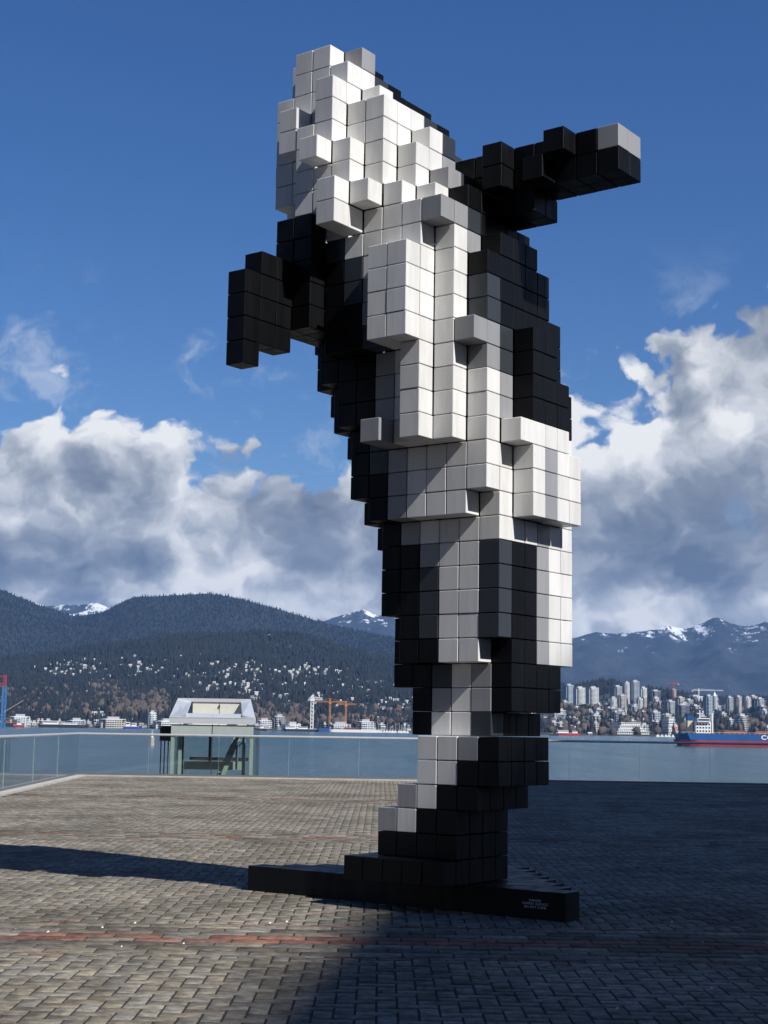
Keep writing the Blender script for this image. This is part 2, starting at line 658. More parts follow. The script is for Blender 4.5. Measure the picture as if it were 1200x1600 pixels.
def ground_far(X, Y):
    a = X / Y
    zc = CAM.z + float(np.interp(a, FA, FE)) * YF1
    t = (Y - YF0) / (YF1 - YF0)
    k = t ** 1.15 if 0 < t <= 1 else (0 if t <= 0 else max(0, 1 - (t - 1) * 1.3))
    rel = 55 * fbm(X / 900.0, Y / 1500.0, 4.0, 5) * min(1.0, max(0.0, t) * 2) * (1 if t < 0.8 else max(0.15, 1 - (t - 0.8) * 4))
    return -20 + (zc + 20) * k + rel


m_far_forest = mat('far_forest', (0.014, 0.019, 0.022), 0.95, var=0.4, nscale=0.012)
terrain('wooded_ridge', ground_far, -0.62, 0.62, 260, list(np.linspace(5000, 7600, 46)) + list(np.linspace(7700, 8800, 8)), m_far_forest)

MCREST = [(-1000, 890), (-300, 900), (0, 930), (60, 950), (110, 951), (150, 946), (190, 955), (260, 976), (400, 985), (500, 976), (570, 958), (620, 966), (700, 972), (800, 982), (895, 994), (930, 984), (1000, 986), (1040, 976), (1080, 984), (1120, 972), (1160, 981), (1200, 974), (1400, 960), (2200, 930)]
MA = np.array([azim(p[0]) for p in MCREST]); ME_ = np.array([elev(*p) for p in MCREST])
YM0, YM1 = 9500.0, 14500.0


def ground_mtn(X, Y):
    a = X / Y
    zc = CAM.z + float(np.interp(a, MA, ME_)) * YM1
    t = (Y - YM0) / (YM1 - YM0)
    k = t ** 1.1 if 0 < t <= 1 else (0 if t <= 0 else max(0, 1 - (t - 1) * 1.5))
    tt = min(1.0, max(0.0, t))
    rid = (1 - abs(fbm(X / 1500.0 + 3, Y / 3000.0, 2.0, 6))) - 0.75
    rel = 420 * rid * min(1.0, tt * 1.6) * (1.15 - 0.85 * tt)
    rel += 80 * fbm(X / 420.0, Y / 420.0, 9.0, 5) * tt
    return -30 + (zc + 30) * k + rel * (0.35 + 0.65 * (1 - max(0, tt - 0.85) * 4))


m_mtn = bpy.data.materials.new('mountain')
m_mtn.use_nodes = True
nt = m_mtn.node_tree; b = nt.nodes['Principled BSDF']; g = N(nt)
geo = g('ShaderNodeNewGeometry'); sp = g('ShaderNodeSeparateXYZ'); nt.links.new(geo.outputs['Position'], sp.inputs[0])
mp = g('ShaderNodeMapping'); nt.links.new(geo.outputs['Position'], mp.inputs[0]); mp.inputs['Scale'].default_value = (1, 0.45, 0.35)
sn = g.noise(mp.outputs[0], 0.0095, 10, 0.74)
snb = g.noise(mp.outputs[0], 0.0012, 3, 0.5)
hgt = g.sstep(sp.outputs[2], 420, 1150, 0.0, 0.36, 'LINEAR')
snow = g.sstep(g.m('ADD', g.m('ADD', sn, hgt), g.m('MULTIPLY', g.m('SUBTRACT', snb, 0.5), 0.35)), 0.785, 0.85)
forest = g.mix(g.sstep(sn, 0.35, 0.65), (0.014, 0.020, 0.023), (0.032, 0.038, 0.038))
nt.links.new(g.mix(snow, forest, (0.75, 0.77, 0.80)), b.inputs['Base Color'])
b.inputs['Roughness'].default_value = 0.95
terrain('snowy_mountains', ground_mtn, -0.62, 0.62, 420, list(np.linspace(9500, 14500, 130)) + list(np.linspace(14600, 16500, 12)), m_mtn)

#PART2
# ================================================================== FAR SHORE
def hit(px, py, hfun=ground, y0=2560.0, y1=4700.0):
    d = ray(px, py)
    Y = y0
    while Y < y1:
        p = CAM + d * (Y / d.y)
        if hfun(p.x, p.y) >= p.z:
            return p
        Y += 12.0
    return None


def smooth_disc(n, rx, ry):
    return [(rx * math.cos(2 * math.pi * i / n), ry * math.sin(2 * math.pi * i / n)) for i in range(n)]


# ---- houses on the hillside
rnd = random.Random(11)
clusters = [  # px range, py range, count
    (62, 160, 1033, 1070, 48), (170, 285, 1028, 1060, 36), (285, 400, 1046, 1084, 34), (325, 440, 1034, 1080, 62), (430, 520, 1042, 1092, 50),
    (500, 640, 1058, 1108, 56), (545, 660, 1095, 1138, 60), (10, 160, 1104, 1134, 60), (95, 140, 1088, 1104, 7), (395, 480, 1085, 1112, 16), (270, 460, 1126, 1138, 24), (160, 270, 1130, 1138, 16),
    (330, 420, 1078, 1094, 12), (640, 800, 1090, 1142, 30), (850, 960, 1104, 1146, 80), (870, 1000, 1098, 1128, 40)]
m_house = [mat('house_white', (0.56, 0.55, 0.53), 0.6), mat('house_cream', (0.42, 0.38, 0.32), 0.7), mat('house_grey', (0.30, 0.31, 0.33), 0.7), mat('house_bright_roof', (0.60, 0.60, 0.60), 0.5), mat('house_tan', (0.36, 0.28, 0.22), 0.8)]
hmesh = []
for i in range(10):
    wd, dp, h, rf = rnd.uniform(9, 15), rnd.uniform(8, 11), rnd.uniform(5, 8), rnd.uniform(2, 4)
    q = MB()
    a, b_ = wd / 2, dp / 2
    q.raw([(-a, -b_, -6), (a, -b_, -6), (a, b_, -6), (-a, b_, -6), (-a, -b_, h), (a, -b_, h), (a, b_, h), (-a, b_, h)],
          [(0, 1, 5, 4), (1, 2, 6, 5), (2, 3, 7, 6), (3, 0, 4, 7)])
    e = 0.6
    q.raw([(-a - e, -b_ - e, h - 0.2), (a + e, -b_ - e, h - 0.2), (a + e, 0, h + rf), (-a - e, 0, h + rf), (-a - e, b_ + e, h - 0.2), (a + e, b_ + e, h - 0.2)],
          [(0, 1, 2, 3), (3, 2, 5, 4), (0, 3, 4), (1, 5, 2)])
    for wx in (-0.28, 0.05, 0.3):       # dark window bands set into the front
        q.raw([(wx * wd - 1, -b_ - 0.05, h * 0.35), (wx * wd + 1, -b_ - 0.05, h * 0.35), (wx * wd + 1, -b_ - 0.05, h * 0.75), (wx * wd - 1, -b_ - 0.05, h * 0.75)], [(0, 1, 2, 3)])
    me = q.mesh('house')
    me.materials.append(m_house[[0, 1, 3, 1, 0, 2, 2, 0, 4, 2][i]])
    me.materials.append(mat('house_roof', (0.16, 0.15, 0.15), 0.7) if i % 2 == 0 else m_house[[3, 2, 3, 2, 3][i // 2]])
    me.materials.append(mat('house_window', (0.03, 0.04, 0.05), 0.2))
    for p in me.polygons:
        if p.index >= 8: p.material_index = 2
        elif p.index >= 4: p.material_index = 1
    hmesh.append(me)
house_pts = []
for (x0, x1, y0, y1, n) in clusters:
    rows = [rnd.uniform(y0, y1) for _ in range(max(2, n // 9))]
    for _ in range(int(n * (1.7 if x0 < 640 else 1.0))):
        px = rnd.gauss((x0 + x1) / 2, (x1 - x0) * 0.36)
        py = rnd.choice(rows) + rnd.gauss(0, 7) + (px - x0) * 0.03
        p = hit(px, py)
        if p is None: continue
        if any((p - o).length < 15 for o, _ in house_pts): continue
        house_pts.append((p, px))
house_pts.sort(key=lambda t: t[0].y)
LAB = {}
rest = MB()
for i, (p, px) in enumerate(house_pts):
    me = hmesh[rnd.randrange(10)]
    rz = rnd.choice((0, 0.3, -0.3, math.pi / 2, 0.15))
    sc_ = rnd.uniform(0.42, 0.75)
    if i < 298:
        o = link('hillside_house', me)
        o.location = p; o.rotation_euler = (0, 0, rz); o.scale = (sc_, sc_, sc_ * 0.95)
        zone = ('on the wooded hillside left of the glass kiosk' if px < 265 else 'on the wooded hillside above the glass kiosk' if px < 400 else
                'on the wooded hillside between kiosk and sculpture' if px < 700 else 'on the city slope right of the sculpture')
        tag(o, 'small pale house ' + zone, 'house', 'houses ' + zone)
    else:
        c, s_ = math.cos(rz), math.sin(rz)
        rest.raw([(p.x + (v.co.x * c - v.co.y * s_) * sc_, p.y + (v.co.x * s_ + v.co.y * c) * sc_, p.z + v.co.z * sc_) for v in me.vertices], [tuple(f.vertices) for f in me.polygons])
if rest.v:
    tag(rest.build('distant_houses', m_house[0]), 'rows of tiny pale houses high on the hillside', 'houses', kind='stuff')

# ---- forest: conifers and bare winter trees, far-off woods that read as one mass
HP = np.array([(p.x, p.y) for p, _ in house_pts])


def forest_points(n, a0, a1, y0, y1, hfun, seed, clear=True, thin=None):
    r = np.random.default_rng(seed)
    a = r.uniform(a0, a1, n); y = np.sqrt(r.uniform(y0 ** 2, y1 ** 2, n))
    x = a * y
    keep = np.ones(n, bool)
    if clear:
        for hx, hy in HP:
            dx = x - hx; dy = y - hy
            keep &= ~((np.abs(dx) < 7) & (dy > -45) & (dy < 7))
    if thin is not None:
        keep &= thin(a, y, r)
    x = x[keep]; y = y[keep]
    z = np.array([hfun(u, v) for u, v in zip(x, y)])
    return x, y, z, r


def cone_mesh(name, x, y, z, h, rad, r, sides=5):
    n = len(x)
    ang = r.uniform(0, 6.28, n)
    V = np.zeros((n, 2 * (sides + 1), 3))
    for tier, (zb, zt, k) in enumerate(((0.08, 0.72, 1.0), (0.42, 1.0, 0.66))):
        o = tier * (sides + 1)
        for s_ in range(sides):
            t = ang + 2 * math.pi * s_ / sides + tier
            V[:, o + s_, 0] = x + np.cos(t) * rad * k; V[:, o + s_, 1] = y + np.sin(t) * rad * k; V[:, o + s_, 2] = z + h * zb
        V[:, o + sides, 0] = x; V[:, o + sides, 1] = y; V[:, o + sides, 2] = z + h * zt
    f = []
    for tier in range(2):
        o = tier * (sides + 1)
        for s_ in range(sides):
            f.append((o + s_, o + (s_ + 1) % sides, o + sides))
    F_ = np.array(f)[None] + (np.arange(n) * 2 * (sides + 1))[:, None, None]
    return np_mesh(name, V.reshape(-1, 3), F_.reshape(-1, 3), 3)


def leaf_mat(name, ca, cb):
    m = bpy.data.materials.new(name); m.use_nodes = True
    nt = m.node_tree; b = nt.nodes['Principled BSDF']; g = N(nt)
    geo = g('ShaderNodeNewGeometry')
    patch = g.noise(geo.outputs['Position'], 0.006, 4, 0.6)
    f = g.m('ADD', g.m('MULTIPLY', geo.outputs['Random Per Island'], 0.7), g.m('MULTIPLY', g.m('SUBTRACT', patch, 0.35), 0.8), clamp=True)
    nt.links.new(g.mix(f, ca, cb), b.inputs['Base Color'])
    b.inputs['Roughness'].default_value = 0.9
    b.inputs['Specular IOR Level'].default_value = 0.1
    return m


m_conifer = leaf_mat('conifer_green', (0.013, 0.018, 0.021), (0.032, 0.036, 0.036))
m_bare = leaf_mat('bare_winter_twigs', (0.075, 0.062, 0.052), (0.13, 0.105, 0.085))


def city_thin(a, y, r):
    px = 600 + a * F
    t = (y - Y0N) / (Y1N - Y0N)
    dens = np.where(px < 720, 1.0, np.where(t > 0.78, 1.0, 0.08))
    dens = np.where((px < 720) & (t < 0.07), 0.12, dens)
    dens = np.where((px > 135) & (px < 268) & (t < 0.30), 0.18, dens)
    dens = np.where((px > 395) & (px < 640) & (t < 0.17), 0.2, dens)
    return r.random(len(a)) < dens


x, y, z, r = forest_points(72000, -0.40, 0.40, 2600, 4850, ground, 5, True, city_thin)
h = r.uniform(11, 24, len(x)) * np.where(r.random(len(x)) < 0.1, 1.25, 1.0)
me = cone_mesh('hillside_conifers', x, y, z - 1, h, h * r.uniform(0.17, 0.26, len(x)), r)
tag(link('hillside_conifers', me, m_conifer), 'dense dark conifer forest covering the near hillside', 'forest', kind='stuff')
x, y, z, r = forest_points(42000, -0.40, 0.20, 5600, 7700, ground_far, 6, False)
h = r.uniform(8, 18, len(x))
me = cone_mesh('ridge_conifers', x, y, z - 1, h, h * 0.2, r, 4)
tag(link('ridge_conifers', me, leaf_mat('ridge_conifer', (0.009, 0.014, 0.018), (0.018, 0.023, 0.026))), 'blue dark forest along the higher wooded ridge', 'forest', kind='stuff')  # ridge trees coloured darker to stand in for cloud shade

# bare rounded trees near the shore
ico = bmesh.new(); bmesh.ops.create_icosphere(ico, subdivisions=2, radius=1.0)
IV = np.array([v.co for v in ico.verts]); IF = np.array([[v.index for v in f.verts] for f in ico.faces]); ico.free()
pts = []
r = np.random.default_rng(21)
for (x0, x1, y0, y1, n) in ((175, 262, 1086, 1122, 260), (140, 200, 1070, 1110, 110), (398, 470, 1108, 1136, 150), (470, 640, 1112, 1138, 130), (0, 140, 1080, 1128, 130), (860, 1000, 1108, 1150, 110), (1000, 1200, 1100, 1148, 80)):
    for _ in range(n):
        p = hit(r.uniform(x0, x1), r.uniform(y0, y1))
        if p is not None: pts.append(p)
V = []; Fc = []
for k, p in enumerate(pts):
    s_ = r.uniform(4.5, 8.5)
    jit = 1 + r.normal(0, 0.16, (len(IV), 1))
    V.append(IV * jit * np.array([s_, s_, s_ * 1.15]) + np.array([p.x, p.y, p.z + s_ * 0.9]))
    Fc.append(IF + k * len(IV))
me = np_mesh('bare_trees', np.concatenate(V), np.concatenate(Fc), 3)
tag(link('bare_trees', me, m_bare), 'brown leafless trees massed along the far shore', 'trees', kind='stuff')

# ---- apartment towers
def tower_mat(name, wall, glass, floor=3.1, bay=4.0):
    """facade of far apartment blocks: floors and bays too small to build one by one"""
    m = bpy.data.materials.new(name); m.use_nodes = True
    nt = m.node_tree; b = nt.nodes['Principled BSDF']; g = N(nt)
    tc = g('ShaderNodeTexCoord'); sp = g('ShaderNodeSeparateXYZ'); nt.links.new(tc.outputs['Object'], sp.inputs[0])
    fz = g.m('FRACT', g.m('DIVIDE', sp.outputs[2], floor))
    fx = g.m('FRACT', g.m('DIVIDE', g.m('ADD', sp.outputs[0], sp.outputs[1]), bay))
    win = g.m('MULTIPLY', g.m('GREATER_THAN', fz, 0.42), g.m('GREATER_THAN', fx, 0.30))
    col = g.mix(win, wall, glass)
    nt.links.new(col, b.inputs['Base Color'])
    nt.links.new(g.sstep(win, 0, 1, 0.75, 0.12), b.inputs['Roughness'])
    return m


TM = {
    'white': tower_mat('tower_white', (0.62, 0.62, 0.60), (0.10, 0.13, 0.16)),
    'glass': tower_mat('tower_glass', (0.30, 0.36, 0.42), (0.04, 0.07, 0.11), 3.1, 6.0),
    'dark': tower_mat('tower_dark', (0.12, 0.13, 0.15), (0.03, 0.04, 0.06)),
    'beige': tower_mat('tower_beige', (0.46, 0.41, 0.34), (0.09, 0.10, 0.11)),
    'grey': tower_mat('tower_grey', (0.33, 0.34, 0.35), (0.06, 0.08, 0.10)),
}
m_slab = mat('balcony_slab', (0.66, 0.66, 0.65), 0.6)
m_plant = mat('roof_plant', (0.35, 0.35, 0.36), 0.7)


def tower(px, ptop, wpx, pbase, kind, label, name='apartment_tower', round_=False, spire=False, terraces=0, group=None):
    p = hit(px, pbase)
    if p is None:
        p = at(px, pbase, 4300)
    Y = p.y
    top = at(px, ptop, Y).z
    H = max(6.0, top - p.z)
    W = wpx / F * Y
    D = W * 0.8
    root = empty(name, (p.x, Y, p.z), R(random.Random(int(px * 7)).uniform(10, 34)))
    W *= 0.84
    q = MB()
    if terraces:
        for t in range(terraces):
            k = 1 - 0.55 * t / terraces
            q.box(-W / 2 * k, W / 2 * k, -D / 2 * k, D / 2, -8 if t == 0 else H * t / terraces, H * (t + 1) / terraces - 0.9)
    elif round_:
        q.prism(smooth_disc(14, W / 2, D / 2), -10, H)
    else:
        c = W * 0.16
        q.prism([(-W / 2 + c, -D / 2), (W / 2 - c, -D / 2), (W / 2 - c, -D / 2 + c), (W / 2, -D / 2 + c), (W / 2, D / 2 - c), (W / 2 - c, D / 2), (-W / 2 + c, D / 2), (-W / 2, D / 2 - c), (-W / 2, -D / 2 + c), (-W / 2 + c, -D / 2 + c)], -10, H)
    q.build('wall', TM[kind], root)
    if terraces:
        s_ = MB()
        for t in range(terraces):
            k = 1 - 0.55 * t / terraces
            z1 = H * (t + 1) / terraces
            s_.box(-W / 2 * k - 1, W / 2 * k + 1, -D / 2 * k - 1, D / 2 + 0.5, z1 - 0.9, z1)
        s_.build('terrace_slab', m_slab, root)
        return tag(root, label, 'building', group)
    s_ = MB()
    nfl = max(2, int(H / 3.1))
    for t in range(1, nfl):
        zz = t * 3.1 + 0.2
        if zz > H - 1: break
        s_.box(-W * 0.30, W * 0.02, -D / 2 - 1.6, -D / 2 + 0.1, zz, zz + 0.9)
        s_.box(W / 2 - 0.1, W / 2 + 1.5, -D * 0.25, D * 0.15, zz, zz + 0.9)
    if s_.v: tag(s_.build('balcony', m_slab if kind != 'dark' else m_plant, root), kind='stuff')
    rf = MB()
    rf.box(-W * 0.46, W * 0.46, -D * 0.46, D * 0.46, H, H + 0.8)
    roof = rf.build('roof', m_slab, root)
    pt = MB()
    if spire:
        pt.raw([(-W * .3, -D * .3, H + .8), (W * .3, -D * .3, H + .8), (W * .3, D * .3, H + .8), (-W * .3, D * .3, H + .8), (0, 0, H + W * 0.9)], [(0, 1, 4), (1, 2, 4), (2, 3, 4), (3, 0, 4)])
    else:
        pt.box(-W * 0.22, W * 0.25, -D * 0.2, D * 0.25, H + 0.8, H + 4.5)
    pt.build('penthouse', m_plant if not spire else m_slab, roof)
    return tag(root, label, 'building', group)


tower(888, 1071, 17, 1100, 'glass', 'blue glass apartment tower nearest the sculpture edge')
tower(905, 1075, 19, 1101, 'white', 'white twin apartment tower, left one of the pair')
tower(926, 1075, 19, 1102, 'white', 'white twin apartment tower, right one of the pair')
tower(964, 1073, 16, 1097, 'grey', 'grey apartment tower just right of the wooded knoll')
tower(979, 1067, 10, 1098, 'white', 'slim tall white tower beside the tallest glass tower')
tower(992, 1065, 15, 1100, 'glass', 'tallest blue glass tower in the skyline cluster')
tower(1004, 1075, 14, 1099, 'white', 'white tower attached right of the tallest glass tower')
tower(1023, 1080, 18, 1100, 'dark', 'dark broad block right of the tallest tower cluster')
tower(1052, 1078, 10, 1098, 'beige', 'narrow beige round-topped tower under the red crane', round_=True)
tower(1083, 1088, 30, 1099, 'white', 'long low white block under the white crane')
tower(1107, 1088, 14, 1128, 'glass', 'dark blue glass tower behind the ship bridge')
tower(1117, 1087, 9, 1119, 'white', 'white tower with a pointed roof', spire=True)
tower(1140, 1090, 12, 1121, 'grey', 'grey slab tower right of the pointed white tower')
tower(1153, 1089, 13, 1115, 'beige', 'beige tower with ribbed balconies near the right edge')
tower(1168, 1090, 12, 1112, 'white', 'white rounded tower second from the right edge', round_=True)
tower(1187, 1092, 14, 1114, 'grey', 'grey tower nearest the right edge of the skyline')
tower(972, 1087, 14, 1112, 'beige', 'beige mid-rise below the slim white tower')
tower(958, 1091, 12, 1113, 'white', 'pale mid-rise left of the beige mid-rise')
tower(1046, 1096, 17, 1116, 'grey', 'grey mid-rise below the narrow beige tower')
tower(1066, 1102, 22, 1127, 'dark', 'dark glassy mid-rise left of the ship bridge')
tower(1158, 1119, 22, 1144, 'grey', 'grey rounded waterfront block above the ship deck', round_=True)
tower(1023, 1113, 18, 1137, 'grey', 'grey stepped mid-rise near the shore left of ship')
tower(1046, 1120, 22, 1147, 'white', 'white layered waterfront block just left of the ship stern', terraces=6)
tower(980, 1129, 62, 1147, 'white', 'wide white terraced complex on the waterfront', name='terraced_building', terraces=4)
rn = random.Random(5)
cnt = 0
while cnt < 95:
    px = rn.uniform(862, 1240); pb = rn.uniform(1100, 1146)
    wd = rn.uniform(7, 17)
    hgt = rn.uniform(5, 15) if pb > 1112 else rn.uniform(8, 18)
    kd = rn.choice(['white', 'grey', 'grey', 'beige', 'dark', 'dark', 'glass'])
    word = {'white': 'white', 'grey': 'grey', 'beige': 'beige', 'dark': 'dark', 'glass': 'blue glass'}[kd]
    tower(px, pb - hgt, wd, pb, kd, 'small %s mid-rise block packed into the city slope behind the ship' % word, name='midrise_building', group='small %s mid-rise blocks on the city slope' % word)
    cnt += 1
# left waterfront buildings
tower(237, 1114, 14, 1136, 'white', 'tall white cubic waterfront building left of the glass kiosk', name='waterfront_building')
tower(175, 1124, 46, 1137, 'beige', 'long pink and beige waterfront block left of the white building', name='waterfront_building')
tower(262, 1127, 50, 1137, 'white', 'long low white shed behind the glass kiosk', name='warehouse_building')
tower(118, 1126, 30, 1136, 'grey', 'grey warehouse behind the moored barges', name='warehouse_building')
tower(30, 1120, 36, 1136, 'white', 'white port shed beside the blue gantry crane', name='warehouse_building')
tower(412, 1126, 26, 1138, 'white', 'white shed right of the glass kiosk', name='warehouse_building')
tower(436, 1120, 20, 1137, 'grey', 'grey flat-roofed pavilion right of the glass kiosk', name='waterfront_building')
tower(530, 1132, 40, 1140, 'white', 'low white shed behind the orange cranes', name='warehouse_building')
tower(570, 1128, 30, 1140, 'white', 'long white roofed hall right of the orange cranes', name='warehouse_building')
tower(455, 1132, 30, 1140, 'white', 'low white boat shed left of the white crane', name='warehouse_building')

for k in range(46):
    zone = k % 2
    px = rn.uniform(2, 150) if zone == 0 else rn.uniform(400, 640)
    pb = rn.uniform(1131, 1138) if zone == 0 else rn.uniform(1134, 1141)
    kd = rn.choice(['dark', 'white', 'beige', 'grey', 'dark'])
    place = 'on the industrial shore left of the kiosk' if zone == 0 else 'on the shore between kiosk and sculpture'
    tower(px, pb - rn.uniform(2.5, 7), rn.uniform(5, 15), pb, kd, 'small low %s shed %s' % (kd, place), name='shore_shed', group='low %s sheds %s' % (kd, place))

# ---- cranes
def sea_at(px, Y):
    d = ray(px, 1140)
    return Vector((d.x / d.y * Y, Y, SEA))


def lattice(q, a, b, wd, bay=None):
    """open lattice boom: four chords and zigzag bracing"""
    a = Vector(a); b = Vector(b)
    d = (b - a); L = d.length; d.normalize()
    u = Vector((0, 0, 1)) if abs(d.z) < 0.9 else Vector((1, 0, 0))
    x = d.cross(u).normalized() * wd / 2; y = d.cross(x).normalized() * wd / 2
    t = wd * 0.24
    cs = [x + y, x - y, -x - y, -x + y]
    for c in cs: q.bar(a + c, b + c, t)
    n = max(2, int(L / (bay or wd * 1.4)))
    for i in range(n):
        p0 = a + d * (L * i / n); p1 = a + d * (L * (i + 1) / n)
        for k in range(4):
            q.bar(p0 + cs[k], p1 + cs[(k + 1) % 4], t * 0.7)


def tower_crane(px, pbase, ptop, jl, jr, Y, m_, label, z0=None, wd=2.4):
    base = at(px, pbase, Y); top = at(px, ptop, Y)
    H = top.z - base.z
    root = empty('tower_crane', base)
    q = MB(); lattice(q, (0, 0, 0), (0, 0, H), wd); q.build('mast', m_, root)
    L = (jl - px) / F * Y; Rr = (jr - px) / F * Y
    far, near = (L, Rr) if abs(L) > abs(Rr) else (Rr, L)
    zj = H * 0.93
    q = MB(); lattice(q, (0, 0, zj), (far, 0, zj), wd * 0.75); q.build('jib', m_, root)
    q = MB(); lattice(q, (0, 0, zj), (near, 0, zj), wd * 0.75); cj = q.build('counter_jib', m_, root)
    q = MB(); q.box(near - 2, near + 2, -1.3, 1.3, zj - 4.0, zj - 0.3); q.build('counterweight', mat('crane_weight', (0.4, 0.4, 0.4), 0.8), cj)
    q = MB(); q.box(-wd * 0.9, wd * 0.9, -wd * 0.8, wd * 0.8, zj - 3.6, zj - 1.0); q.build('cab', m_, root)
    q = MB(); q.bar((0, 0, H + 2), (far * 0.7, 0, zj + 0.8), 0.35); q.bar((0, 0, H + 2), (near * 0.9, 0, zj + 0.8), 0.35); q.bar((0, 0, H - 1), (0, 0, H + 2.2), wd * 0.5); q.build('tie_bar', m_, root)
    return tag(root, label, 'crane')


m_cw = mat('crane_white', (0.78, 0.78, 0.76), 0.5); m_co = mat('crane_orange', (0.55, 0.24, 0.07), 0.5); m_cr = mat('crane_red', (0.45, 0.06, 0.05), 0.5)
tower_crane(487, 1142, 1088, 482, 503, 2500, m_cw, 'thick white crane mast on a barge right of the kiosk', wd=4.2)
tower_crane(515, 1140, 1093, 492, 540, 2620, m_co, 'orange tower crane, left one of two at the yard', wd=2.2)
tower_crane(540, 1142, 1097, 526, 556, 2630, m_co, 'orange tower crane with red cab, right one of two', wd=2.4)
tower_crane(1053, 1092, 1066, 1041, 1060, 4200, m_cr, 'red tower crane above the skyline')
tower_crane(1092, 1096, 1077, 1082, 1130, 4250, m_cw, 'pale tower crane with long jib above the white block')

# gantry crane cut by the left edge
Yg = 2350.0
gb = sea_at(0, Yg)
root = empty('gantry_crane', gb)
m_gb = mat('gantry_blue', (0.05, 0.16, 0.36), 0.45); m_gr = mat('gantry_red', (0.42, 0.05, 0.05), 0.45)
for sx in (-22, 4):
    for sy in (-9, 9):
        q = MB(); q.bar((sx, sy, 0), (sx, sy, 62), 2.6); q.build('leg', m_gb, root)
q = MB()
for z_ in (18, 40):
    q.bar((-22, -9, z_), (4, -9, z_), 2.0); q.bar((-22, 9, z_), (4, 9, z_), 2.0)
q.bar((-22, -9, 20), (4, -9, 40), 1.2)
q.build('cross_beam', m_gb, root)
q = MB(); lattice(q, (-60, 0, 60), (6, 0, 64), 4.0); q.build('boom', m_gr, root)
q = MB(); lattice(q, (4, 0, 62), (4, 0, 78), 3.0); q.bar((4, 0, 78), (-50, 0, 62), 0.8); q.build('mast_head', m_gr, root)
q = MB(); q.bar((6, -9, 22), (36, -12, 40), 0.9); q.build('loader_arm', mat('gantry_tan', (0.4, 0.33, 0.24), 0.6), root)
tag(root, 'blue and red port gantry crane cut by the left edge', 'crane')

# ---- vessels
m_hullblue = mat('hull_blue', (0.012, 0.085, 0.26), 0.4, var=0.15, nscale=0.08); m_hullred = mat('hull_red', (0.30, 0.035, 0.04), 0.55, var=0.2, nscale=0.08)
m_white = mat('boat_white', (0.75, 0.75, 0.73), 0.4); m_dark = mat('hull_dark', (0.03, 0.032, 0.04), 0.5); m_hull_orange = mat('deck_brown', (0.22, 0.10, 0.07), 0.7)
m_glassd = mat('boat_window', (0.02, 0.03, 0.04), 0.15)


def hull_mesh(L, B, z0, z1, stern_cut=0.02, bow=0.1, rake=0.03, flip=False, n=28, inset=0.0):
    """hull shell between two heights, stern at x=0, bow at x=L"""
    q = MB(); ring = []
    for zz, grow in ((z0, 0.0), (z1, 1.0)):
        pts_ = []
        for i in range(n + 1):
            t = i / n
            x_ = t * L
            wdt = 1.0
            if t > 1 - bow: wdt = max(0.02, 1 - ((t - (1 - bow)) / bow) ** 2)
            if t < stern_cut * 3: wdt = 0.72 + 0.28 * math.sqrt(min(1, t / (stern_cut * 3)))
            xx = x_ + (rake * L * grow * (t if t > 0.5 else 0)) + ((1 - grow) * stern_cut * L * (1 - t) if t < 0.5 else 0)
            pts_.append((xx, wdt * B / 2 - inset))
        ring.append([(x_, -w_, zz) for x_, w_ in pts_] + [(x_, w_, zz) for x_, w_ in reversed(pts_)])
    m_ = len(ring[0])
    vs = ring[0] + ring[1]
    fs = [(i, (i + 1) % m_, m_ + (i + 1) % m_, m_ + i) for i in range(m_)] + [tuple(range(m_ - 1, -1, -1)), tuple(range(m_, 2 * m_))]
    if flip: vs = [(-x_, y_, z_) for x_, y_, z_ in vs]
    q.raw(vs, fs)
    return q


def text_mesh(name, body, size, extrude=0.0, align='CENTER', spacing=1.0, line=1.0, bold=0.0):
    cu = bpy.data.curves.new(name, 'FONT')
    cu.body = body; cu.size = size; cu.extrude = extrude; cu.align_x = align; cu.align_y = 'CENTER'
    cu.space_character = spacing; cu.space_line = line; cu.offset = bold
    o = bpy.data.objects.new(name, cu); COL.objects.link(o)
    bpy.context.view_layer.update()
    me = bpy.data.meshes.new_from_object(o.evaluated_get(bpy.context.evaluated_depsgraph_get()))
    bpy.data.objects.remove(o); bpy.data.curves.remove(cu)
    me.name = name
    return me


Ys = 1230.0
sp0 = on_z(1060, 1165.5, SEA)
Ys = sp0.y
ship = empty('bulk_carrier_ship', (at(1055, 1165, Ys).x, Ys, SEA), R(-1.5))
zb = at(1060, 1155.5, Ys).z - SEA; zt = at(1060, 1146.0, Ys).z - SEA
hull_mesh(182, 28, -1.0, zb, 0.022).build('lower_hull', m_hullred, ship)
hull_mesh(182, 28.2, zb, zt, 0.012, rake=0.034).build('upper_hull', m_hullblue, ship)
q = MB(); q.box(8, 172, -13.2, 13.2, zt, zt + 0.5); q.build('deck', m_hull_orange, ship)
q = MB(); q.box(13, 24, -11, 11, zt + 0.5, zt + 8.5); q.box(14, 23, -13, 13, zt + 8.5, zt + 11.2); acc = q.build('bridge_house', m_white, ship)
for lv in range(3):
    for wx in range(5):
        q = MB(); q.box(13.6 + wx * 2.1, 14.8 + wx * 2.1, -11.06, -11, zt + 1.4 + lv * 2.4, zt + 2.5 + lv * 2.4); q.build('window', m_glassd, acc)
q = MB(); q.box(14.4, 22.6, -13.06, -13, zt + 9.3, zt + 10.5); q.build('bridge_window', m_glassd, acc)
q = MB(); q.box(8.5, 12.4, -4, 4, zt + 0.5, zt + 9.5); fun = q.build('funnel', mat('funnel_cream', (0.66, 0.58, 0.38), 0.5), ship)
q = MB(); q.box(8.3, 12.6, -4.2, 4.2, zt + 9.5, zt + 13.0); q.build('funnel_top', m_hullblue, fun)
